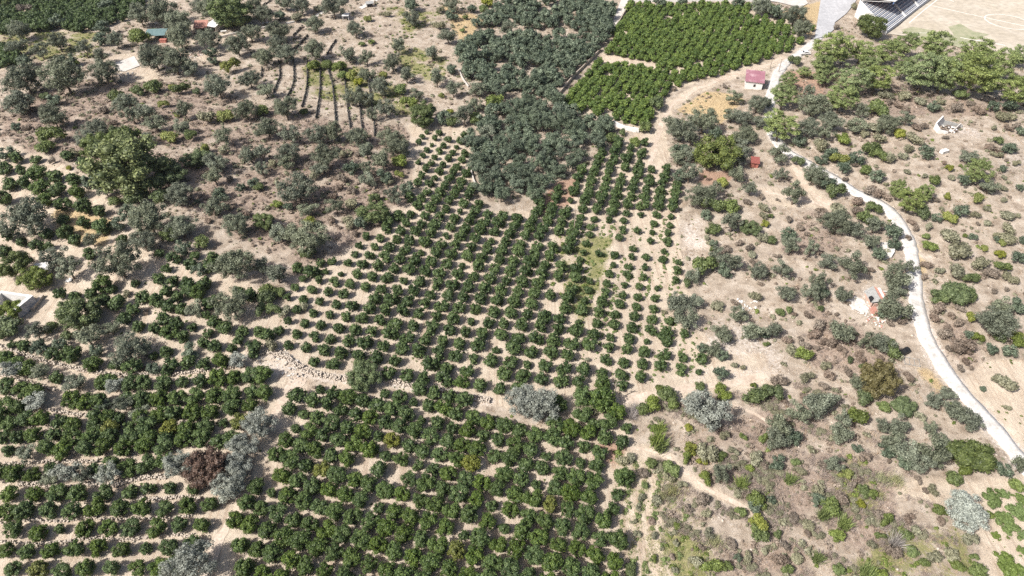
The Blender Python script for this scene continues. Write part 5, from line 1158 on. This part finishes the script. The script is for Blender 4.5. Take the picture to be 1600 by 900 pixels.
TUFT = [blades(800 + i, 9, .55, .8, .06, spread=.5) for i in range(5)]
LITTLE = [foliage(820 + i, 4, .3, 34, .34, 0, .5, dome=True, core=.6) for i in range(6)]
wild = np.clip(1 - mS * 1.1, 0, 1) * (1 - .6 * mV)
patch = np.clip(.5 + 1.1 * smooth_noise(GX, GY, 5, 21), .04, 1.5)
patch2 = np.clip(.4 + 1.2 * smooth_noise(GX, GY, 4, 22), .03, 1.5)
nearw = np.where(GPY > 560, 1.6, 1.0)
scatter('dry_grass', *pick(34000, wild * patch * nearw + .5 * mY), TUFT, .5, 1.5, 'drygrass', 'tufts of dry straw-coloured grass over the slopes', .8)
scatter('brown_undergrowth', *pick(5000, wild * (patch2 * .4 + 1.6 * mB)), LITTLE, .4, 1.7, 'brown', 'low brown dry undergrowth scattered over the slopes', .8)
scatter('dull_undergrowth', *pick(3800, wild * patch * (.7 + mB)), LITTLE, .4, 1.9, 'dullshrub', 'low grey-green undergrowth scattered over the slopes', .85)
scatter('green_weeds', *pick(2600, wild * patch2 * .25 + 2.2 * mG + .05 * mS * (GPY < 480) * (GPX > 860) * (GPX < 1000)), LITTLE, .3, 1.5, 'bush', 'low green weeds growing in patches', .7)
scatter('orchard_weeds', *pick(1500, mS * (1 - mP) * patch), LITTLE, .2, .8, 'bush', 'small weeds on the bare orchard soil', .5)
al = math.atan2(W(1300, 860)[1] - W(1072, 740)[1], W(1300, 860)[0] - W(1072, 740)[0])
SU, SV = GX * math.cos(al) + GY * math.sin(al), -GX * math.sin(al) + GY * math.cos(al)
streak = np.clip(.25 + 1.5 * smooth_noise(SU / 4.5, SV, 1.5, 41), 0, 1.6)
lowr = blur(inpoly(GPX, GPY, [(1030, 640), (1250, 600), (1420, 700), (1460, 800), (1560, 900), (1600, 960), (980, 960), (1000, 760)]).astype(float), 4)
TALL = [blades(840 + i, 26, .8, .6, .045, spread=.7, curve=.15) for i in range(5)]
M['purplegrass'] = leaf_mat('dry_weed_stalks', (.24, .19, .16), (.50, .43, .375), .1, .1)
scatter('dry_weeds', *pick(9000, lowr * streak * wild + .12 * wild * mB), TALL, .6, 1.9, 'purplegrass', 'tall dry grey-brown weeds in drifts on the lower right slope', .75)
scatter('green_undergrowth', *pick(800, lowr * np.clip(streak - .35, 0, 2) * wild), [CROWNS['shrub'][i] for i in range(4)], .5, 1.8, 'dullshrub', 'low green weeds in drifts on the lower right slope', .8)
STRIP = blur(inpoly(GPX, GPY, [(978, 712), (1050, 722), (1075, 780), (1110, 900), (1115, 960), (968, 960), (975, 800)]).astype(float), 3)
STRIP2 = blur(inpoly(GPX, GPY, [(905, 350), (1050, 340), (1062, 440), (1085, 540), (1090, 590), (930, 600), (900, 480)]).astype(float), 3)
ac = GX * math.cos(R(17)) - GY * math.sin(R(17))
line_ = np.exp(-((np.mod(ac + .25 * smooth_noise(GX, GY, 4, 51), 2.7) - 1.35) / .38) ** 2)
scatter('stubble_rows', *pick(2600, (STRIP + .0 * STRIP2) * line_ + .12 * STRIP), TUFT, .5, 1.3, 'palereed', 'dry stubble lines on the bare strip right of the near orchard', .8)
scatter('weed_rows', *pick(1300, STRIP * line_ * patch + .5 * STRIP2 * line_ * patch2), LITTLE, .3, 1.1, 'bush', 'thin lines of green weeds on the cultivated strips', .7)
ROCK = [(ICO_V * np.array([.5, .4, .3]) * (1 + np.random.default_rng(900 + i).normal(size=(len(ICO_V), 1)) * .12), np.zeros((0, 4), int), ICO_F, np.zeros(len(ICO_V))) for i in range(5)]
scatter('pebbles', *pick(3000, wild * .25 + 2.2 * mV), ROCK, .15, .9, 'stone', 'pale stones strewn over the gravelly slopes', 1, 3)

# ------------------------------------------------------------------ the air: a thin even haze round everything
hz, nt_, N_, L__ = newmat('haze')
ho = N_('ShaderNodeOutputMaterial'); hv = N_('ShaderNodeVolumePrincipled'); hv.inputs['Color'].default_value = (.86, .92, 1, 1); hv.inputs['Density'].default_value = .00004; hv.inputs['Anisotropy'].default_value = .2
L__(hv.outputs[0], ho.inputs['Volume'])
tag(MB().box((0, 1500, 60), (8400, 7200, 150)).build('haze', hz), 'thin pale haze in the air over the valley', 'haze', kind='stuff')

# ------------------------------------------------------------------ light
SUN_EL, SHADOW_DIR = R(47), R(30)                     # shadows fall to the right and away
sx, sy = -math.cos(SHADOW_DIR) * math.cos(SUN_EL), -math.sin(SHADOW_DIR) * math.cos(SUN_EL)
to_sun = Vector((sx, sy, math.sin(SUN_EL)))
sun = bpy.data.lights.new('sun', 'SUN'); sun.energy = 4.9; sun.angle = R(.5); sun.color = (1, .96, .91)
so = bpy.data.objects.new('sun', sun); COL.objects.link(so); so.rotation_euler = to_sun.to_track_quat('Z', 'Y').to_euler(); so.location = (-60, -40, 200)
world = bpy.data.worlds.new('World'); scene.world = world; world.use_nodes = True
nt = world.node_tree; bg = nt.nodes['Background']
sky = nt.nodes.new('ShaderNodeTexSky'); sky.sky_type = 'NISHITA'; sky.sun_disc = False; sky.sun_elevation = SUN_EL
sky.sun_rotation = math.atan2(sx, sy); sky.air_density = 1.0; sky.dust_density = 4.0; sky.ozone_density = .4
nt.links.new(sky.outputs[0], bg.inputs[0]); bg.inputs[1].default_value = .095
scene.view_settings.view_transform = 'Standard'; scene.view_settings.look = 'None'; scene.view_settings.exposure = .55; scene.view_settings.gamma = 1
scene.view_settings.use_curve_mapping = False
scene.render.engine = 'CYCLES'; scene.cycles.max_bounces = 5; scene.cycles.diffuse_bounces = 3; scene.cycles.transmission_bounces = 2; scene.cycles.use_denoising = False
